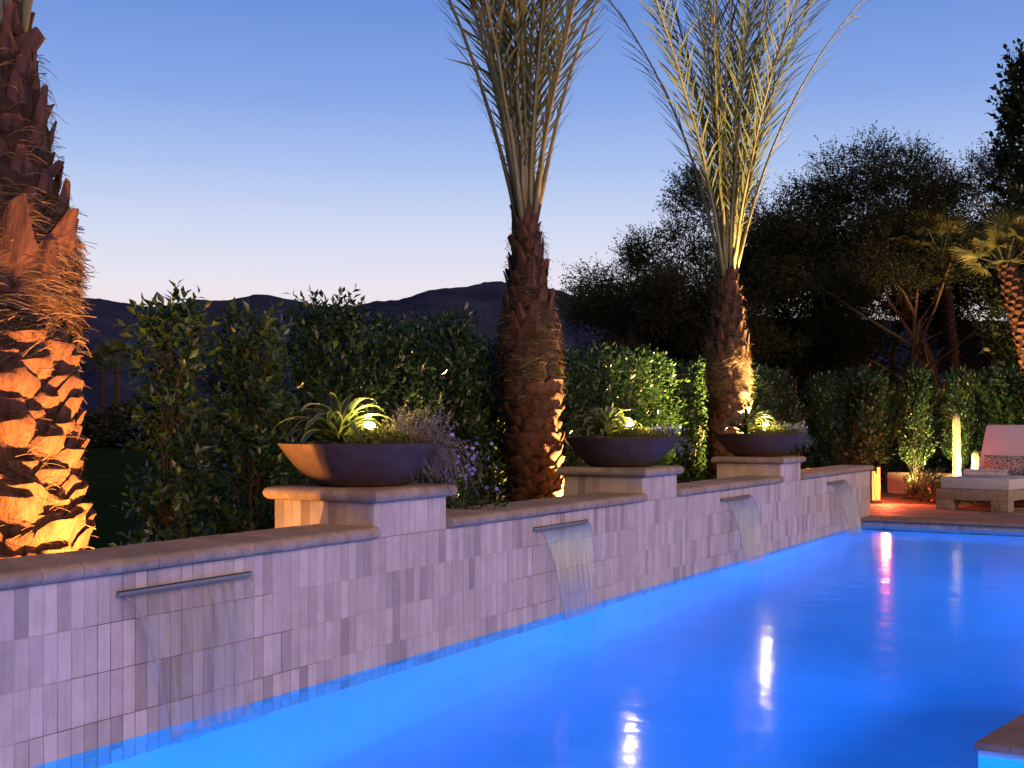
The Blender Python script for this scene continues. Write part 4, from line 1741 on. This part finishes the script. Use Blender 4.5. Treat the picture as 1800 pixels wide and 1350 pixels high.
def sprigs(seed, n, m, rx, ry, hmin, hmax, droop_dir, name='foliage', ll=.014, stemw=.0012, drooping=.35, k=24):
    """many thin branching sprigs rising and some spilling over toward droop_dir"""
    rg = np.random.default_rng(seed)
    parts = []
    dd = np.array([droop_dir[0], droop_dir[1], 0])
    for i in range(n):
        a = rg.uniform(0, 6.28)
        r = math.sqrt(rg.uniform(0, 1))
        p = np.array([r * math.cos(a) * rx, r * math.sin(a) * ry, 0])
        L = rg.uniform(hmin, hmax)
        spill = rg.uniform(0, 1) < drooping
        d = unit(rg.normal(0, .35, 3) + np.array([0, 0, 1.1]) + dd * (1.0 if spill else .25))
        pts = [p]
        ns = 9
        for s in range(ns):
            d = unit(d + rg.normal(0, .22, 3) + (np.array([0, 0, -.42]) + dd * .12 if spill else np.array([0, 0, -.02])))
            pts.append(pts[-1] + d * L * (1.5 if spill else 1) / ns)
        pts = np.array(pts)
        # stem ribbon
        sw = stemw
        V = np.empty((ns + 1, 3, 3))
        for q, off in enumerate(((1, 0, 0), (-.5, .87, 0), (-.5, -.87, 0.3))):
            V[:, q] = pts + np.array(off) * sw
        Fc = []
        for s in range(ns):
            for q in range(3):
                q2 = (q + 1) % 3
                Fc += [(s * 3 + q, s * 3 + q2, s * 3 + 3 + q2), (s * 3 + q, s * 3 + 3 + q2, s * 3 + 3 + q)]
        parts.append((V.reshape(-1, 3), np.array(Fc)))
        t = rg.uniform(.15, 1, k)
        Pl = np.stack([np.interp(t * ns, np.arange(ns + 1), pts[:, q]) for q in range(3)], 1)
        Dl = unit(rg.normal(0, .8, (k, 3)) + np.array([0, 0, .35]))
        Ls = ll * rg.uniform(.5, 1.4, k)
        parts.append(leaves_mesh(Pl, Dl, rg.normal(0, 1, (k, 3)), Ls, Ls * .28, .2))
    V, Fc = merge(parts)
    return np_mesh(name, V, Fc, m)


def flowers(seed, n, spread, m=None):
    rg = np.random.default_rng(seed)
    C = rg.normal(0, 1, (n, 3)) * np.array(spread)
    k = 5
    a = np.arange(k) * 2 * math.pi / k
    nrm = unit(rg.normal(0, .6, (n, 3)) + np.array([.7, -.6, .3]))
    ref = unit(np.cross(nrm, np.array([0, 0, 1.0])))
    r2 = np.cross(nrm, ref)
    D = ref[:, None] * np.cos(a)[None, :, None] + r2[:, None] * np.sin(a)[None, :, None] + nrm[:, None] * .25
    P = np.repeat(C, k, 0)
    N = np.repeat(nrm, k, 0)
    Ls = .016 * rg.uniform(.8, 1.2, n * k)
    V, Fc = leaves_mesh(P, D.reshape(-1, 3), N, Ls, Ls * .42, .1)
    return np_mesh('blossom', V, Fc, m or M['petal'])


cr = Vector((math.cos(YAW), math.sin(YAW), 0))     # across the view
cvw = Vector((-math.sin(YAW), math.cos(YAW), 0))   # away from the viewer
COVER = mound(61, .21, .20, .075, 900, .016, M['cover'])
DRY = sprigs(62, 250, M['dry'], .18, .16, .14, .29, (cr.x, cr.y), drooping=.42)
GREY = sprigs(63, 130, M['bluish'], .14, .15, .07, .14, (cr.x, cr.y), drooping=.35, ll=.022)
GREY2 = sprigs(64, 150, M['bluish'], .15, .15, .08, .19, (cr.x, cr.y), drooping=.30, ll=.02)
words = ['nearest', 'middle', 'farthest']
for k, (y0, y1) in enumerate(PED):
    c = Vector((-half, (y0 + y1) / 2, PH + .0755))
    e = empty('bowl_planter', c, k * 1.1, 'wide dark brown concrete bowl planter on the %s pedestal' % words[k], 'planter', 'bowl planters on the pedestals')
    obj('bowl', BOWL, e)
    obj('soil', SOIL, e)
    top = c + Vector((0, 0, .243))
    # agave
    ap = top - cr * .135 + cvw * .02
    ag = empty('agave', ap, .7 * k, 'arching strap-leaved agave with pale leaf margins in the %s bowl' % words[k], 'agave', 'agaves in the bowls')
    rg = random.Random(90 + k)
    for q in range(54):
        lv = min(4, int(q / 54 * 5.2))
        o = obj('leaf', rg.choice(AG[lv]), ag, (0, 0, .0), (rg.uniform(-.15, .15), rg.uniform(-.12, .12), q * 2.39996 + rg.uniform(-.2, .2)), rg.uniform(.82, 1.12) * (.78 if lv == 0 else 1))
        o.location = (.02 * math.cos(q * 2.39996), .02 * math.sin(q * 2.39996), .03 - .006 * lv)
    gc = obj('ground_cover', COVER, None, top + cr * .12 - cvw * .12 + Vector((0, 0, -.012)), (0, 0, k * 2.0), None,
             'low small-leaved ground cover filling the front of the %s bowl' % words[k], 'plant', 'ground cover in the bowls')
    me = (DRY, GREY, GREY2)[k]
    lab = ('tangle of dry grey-brown sprigs spilling over the right rim of the nearest bowl',
           'low grey-blue trailing plant at the right rim of the middle bowl',
           'wispy grey-blue trailing plant at the right rim of the farthest bowl')[k]
    tp_ = empty('trailing_plant', top + cr * (.30 if k == 0 else .33) - cvw * .04 + Vector((0, 0, -.015)), 0, lab, 'plant', 'trailing plants in the bowls')
    obj('foliage', me, tp_)
    if k:
        fl = obj('blossom', flowers(70 + k, 22, (.10, .09, .03)), tp_, (.06, .03, .08))
    # lamp
    lp = top + cr * (.045 if k == 0 else .075) + cvw * .0 + Vector((0, 0, .02))
    le = empty('bowl_light', lp, 0, 'small glowing accent light among the plants of the %s bowl' % words[k], 'garden light', 'accent lights in the bowls')
    obj('body', BL_BODY, le)
    obj('lens', BL_LENS, le)
    lamp('bowl_lamp', 'POINT', (0, 0, .145), (1.0, .72, .20), 11.0, le, .022)

# blue flowers hanging in front of the hedge foot
pb = at(812, 800, 8.05)
pe = empty('plumbago', (pb.x, pb.y, 0), 0, 'low shrub with pale blue blossoms behind the right rim of the nearest bowl', 'shrub')
pl_me, pl_st = shrub(95, .95, .62, 130, .045, .2, top_taper=.9)
obj('foliage', pl_me, pe)
obj('stem', pl_st, pe)
obj('blossom', flowers(96, 34, (.09, .09, .09)), pe, (.16, -.12, pb.z - .05))


# ================================================================== uplights
ul = MB()
ul.lathe([(.012, -.14), (.012, .03), (.035, .035), (.045, .06), (.047, .14), (.040, .14), (.038, .115)], 18)
UL_BODY = ul.mesh('lamp_body', M['black'], 50)
ul = MB()
ul.lathe([(.037, .108), (.030, .118), (.012, .122)], 18)
UL_LENS = ul.mesh('lamp_lens', M['bulb'], 60)


def uplight(loc, target, col, energy, cone, label, blend=.7, size=.03):
    e = empty('ground_uplight', loc, 0, label, 'garden light', 'ground uplights in the planting')
    d = (Vector(target) - Vector(loc)).normalized()
    e.rotation_euler = d.to_track_quat('Z', 'Y').to_euler()
    obj('body', UL_BODY, e)
    obj('lens', UL_LENS, e)
    l = lamp('uplight_lamp', 'SPOT', (0, 0, .15), col, energy, e, size, None, cone, blend)
    l.rotation_euler = (math.pi, 0, 0)
    return e


WARM = (1.0, .37, .075)
YEL = (1.0, .66, .24)
uplight((-.43, 4.16, .06), (-.90, 4.10, 2.6), WARM, 680, 124, 'uplight at the foot of the big left palm, behind the wall', 1.0)
uplight((-.475, 4.55, .12), (-.95, 5.45, 1.3), WARM, 22, 130, 'small uplight aimed at the slender lone shrub', 1.0)
uplight((-.80, 9.95, .06), (-1.3, 9.47, 1.0), (1.0, .48, .14), 1500, 96, 'uplight at the foot of the middle palm, behind the pedestal', 1.0)
uplight((-.55, 14.55, .08), (-1.05, 14.35, 2.7), (1.0, .58, .20), 7600, 125, 'uplight at the foot of the far palm, behind the farthest bowl', 1.0)
tq = at(1640, 744, 25.5)
uplight((tq.x, tq.y, .0), (tq.x - .3, tq.y + .9, 3.5), WARM, 50, 120, 'uplight under the feathery trees behind the far garden', 1.0)
uplight((-.10, 19.60, .16), (-.1, 20.4, 1.5), YEL, 170, 120, 'uplight below the far shrubs left of the white cactus')
uplight((.60, 19.50, .18), (.53, 19.95, 1.0), (1.0, .78, .38), 34, 110, 'uplight at the foot of the white cactus')
uplight((1.50, 20.35, .18), (1.6, 21.0, 1.9), YEL, 200, 120, 'uplight behind the lounge lighting the shrubs')
fp = at(1790, 700, 19.9)
uplight((fp.x, fp.y, .15), (tp.x * 0 + at(1768, 470, 21.0).x, at(1768, 470, 21.0).y, 3.6), (1.0, .5, .16), 1100, 70, 'uplight aimed at the leaning fan palm trunk')

# ================================================================== lantern at the wall end
lp = Vector((-.50, 18.78, DECK))
le = empty('glowing_lantern', lp, .5, 'tall slim glowing orange lantern standing on the deck at the wall end', 'lantern')
m_ = MB()
m_.box(-.075, .075, -.075, .075, 0, .05, .008)
obj('base', m_.mesh('base', M['black'], 40), le)
for sx, sy, h0 in ((-.040, -.03, .50), (.040, .0, .56), (-.0, .045, .46)):
    m_ = MB()
    m_.box(sx - .022, sx + .022, sy - .012, sy + .012, .055, h0, .004)
    obj('glowing_panel', m_.mesh('glowing_panel', M['amber'], 40), le)
rg = random.Random(8)
for q in range(9):
    m_ = MB()
    a = rg.uniform(0, 6.28)
    z0 = rg.uniform(.05, .3)
    a2 = a + rg.uniform(-1.2, 1.2)
    m_.tube([(.066 * math.cos(a), .062 * math.sin(a), .04 if q < 5 else z0), (.070 * math.cos((a + a2) / 2), .066 * math.sin((a + a2) / 2), z0 + .15), (.066 * math.cos(a2), .062 * math.sin(a2), .58 if q < 5 else z0 + .3)], .0045, 5)
    obj('frame_rod', m_.mesh('frame_rod', M['black'], 50), le)
lamp('lantern_lamp', 'POINT', (.12, -.12, .30), (1.0, .13, .045), 52.0, le, .06)

# ================================================================== cacti
def cactus(name, loc, H, r, ribs, label, taper):
    mb = MB()
    rows_ = []
    n = ribs * 4
    for i in range(25):
        u = i / 24
        rr = r * (1 - taper * u) * (1 if u < .9 else math.sqrt(max(.01, 1 - ((u - .9) / .1) ** 2)))
        rr *= (.8 + .2 * min(1, u / .1)) * (1 + .03 * math.sin(i * 1.3))
        row = []
        for k in range(n + 1):
            a = 2 * math.pi * (k % n) / n
            q = rr * (1 + .16 * math.cos(ribs * a))
            row.append((q * math.cos(a) + .015 * math.sin(u * 3), q * math.sin(a), H * u - .05))
        rows_.append(row)
    mb.quadgrid(rows_)
    e = empty(name, loc, 0, label, 'cactus')
    obj('stem', mb.mesh('stem', M['cactus'], 70), e)
    return e, rows_


e, rows_ = cactus('column_cactus', (.47, 19.95, .12), 1.44, .058, 7, 'tall pale column cactus lit yellow-white left of the lounge', .12)
e2, rows2 = cactus('short_cactus', (.78, 19.82, .12), .86, .105, 9, 'short tapered cactus glaring yellow-white just behind the lounge', .62)
sp_ = MB()
rg = random.Random(3)
for q in range(220):
    row = rg.choice(rows2[2:24])
    p = Vector(rg.choice(row))
    o_ = Vector((p.x, p.y, 0)).normalized()
    t_ = p + o_ * .025 + Vector((rg.uniform(-.01, .01), rg.uniform(-.01, .01), rg.uniform(-.005, .02)))
    sp_.tube([p, t_], [.0015, .0004], 3, cap=False)
so_ = obj('spines', sp_.mesh('spines', M['cactus']), e2, kind='stuff')
uplight((.80, 19.40, .17), (.78, 19.8, .7), (1.0, .72, .26), 200, 100, 'uplight right in front of the short cactus')

# low planter wall behind the deck
pw = MB()
pw.box(-.75, .35, 20.62, 20.80, 0, .52, .01)
obj('planter_wall', pw.mesh('planter_wall', M['stucco'], 40), None, label='low stucco planter wall among the far shrub stems', cat='wall')
for q, (x, y, lab) in enumerate(((.28, 19.30, 'small bushy plant in the bed beside the foot of the lounge'), (-.05, 19.55, 'small leggy plant in the bed left of the lounge'))):
    pr = shrub(120 + q, .55, .50, 70, .05, .05, top_taper=.8, twig_l=.12)
    place_shrub(pr, 'small_bush', x, y, q, 1, lab, None, z=DECK - .02)

# ================================================================== lounge
LZ = DECK + .0015
lo = empty('lounge_chair', (.54, 17.98, LZ), R(-10), 'wide wicker lounge with white cushions on the deck beyond the pool', 'lounge')
W, LEN = 1.02, 2.1


def part(name, mat_, fn, smooth=40, parent=lo):
    m_ = MB()
    fn(m_)
    return obj(name, m_.mesh(name, M[mat_], smooth), parent)


part('frame', 'wicker', lambda m_: m_.box(0, W, 0, LEN, .145, .295, .012))
for x in (0.003, W - .243):
    for y in (.003, LEN - .243):
        part('leg', 'wicker', lambda m_, x=x, y=y: m_.box(x, x + .24, y, y + .24, 0, .146, .008))


def cushion(m_, x0, x1, y0, y1, z0, z1, bev=.04):
    m_.box(x0, x1, y0, y1, z0, z1, bev)


part('mattress', 'cushion', lambda m_: cushion(m_, .045, W - .0, .04, 1.62, .297, .455, .03), 50)
bk = empty('tmp', (0, 0, 0))
bpy.data.objects.remove(bk)
b_ = MB()
b_.box(.06, W + .0, 0, .13, 0, .90, .045)
bo = obj('backrest', b_.mesh('backrest', M['cushion'], 50), lo, (0, 1.48, .44), (R(-29), 0, 0))
b_ = MB()
b_.box(.06, W - .02, .132, .17, -.1, .90, .01)
obj('backrest_frame', b_.mesh('backrest_frame', M['wicker'], 50), bo)


def soft(name, material, sx, sy, sz, n=14, power=2.6):
    m_ = MB()
    top_, bot = [], []
    for i in range(n + 1):
        rt, rb = [], []
        for j in range(n + 1):
            u, v = i / n * 2 - 1, j / n * 2 - 1
            h = (max(0, 1 - abs(u) ** power) * max(0, 1 - abs(v) ** power)) ** .55
            pin = 1 - .05 * (1 - abs(u)) * (abs(v) > .99) - .05 * (1 - abs(v)) * (abs(u) > .99)
            rt.append((u * sx / 2 * pin, v * sy / 2 * pin, h * sz / 2))
            rb.append((u * sx / 2 * pin, v * sy / 2 * pin, -h * sz / 2))
        top_.append(rt)
        bot.append(list(reversed(rb)))
    m_.quadgrid(top_)
    m_.quadgrid(bot)
    return m_.mesh(name, M[material], 70)


lm = Matrix.Translation((.54, 17.98, LZ)) @ Matrix.Rotation(R(-10), 4, 'Z')
pil = lm @ Vector((.62, 1.33, .60))
o = obj('pillow', soft('pillow', 'pillow', .82, .34, .16), None, pil, (R(68), 0, R(-10)), None, 'speckled grey lumbar pillow leaning on the lounge back', 'pillow')
# rolled towel
tw = MB()
n = 40
pts = []
for i in range(n + 1):
    a = i / n * 2 * math.pi * 2.4
    r = .028 + .036 * i / n
    pts.append((r * math.cos(a), r * math.sin(a)))
rows_ = []
for j in range(9):
    x = -.30 + .60 * j / 8
    rows_.append([(x + .006 * math.sin(i * .7), p[0], p[1] + .004 * math.sin(j * 2 + i)) for i, p in enumerate(pts)])
tw.quadgrid(rows_)
twp = lm @ Vector((.60, .34, .455 + .066))
obj('rolled_towel', tw.mesh('towel', speckle('towel_dots', (.62, .60, .62), (.10, .10, .16), 22, .36, .40), 60), None, twp, (0, 0, R(-7)), (1.0, 1.0, .95), 'rolled white towel with dark dots lying on the lounge foot', 'towel')
tr_ = MB()
tr_.box(-.13, .13, -.11, .11, 0, .02, .01)
obj('folded_cloth', tr_.mesh('folded_cloth', M['towel'], 50), None, lm @ Vector((.90, .80, .4575)), (0, 0, R(-12)), None, 'folded pale cloth lying on the lounge beside the towel', 'towel')
print('tiles', count, 'objects', len(bpy.data.objects))
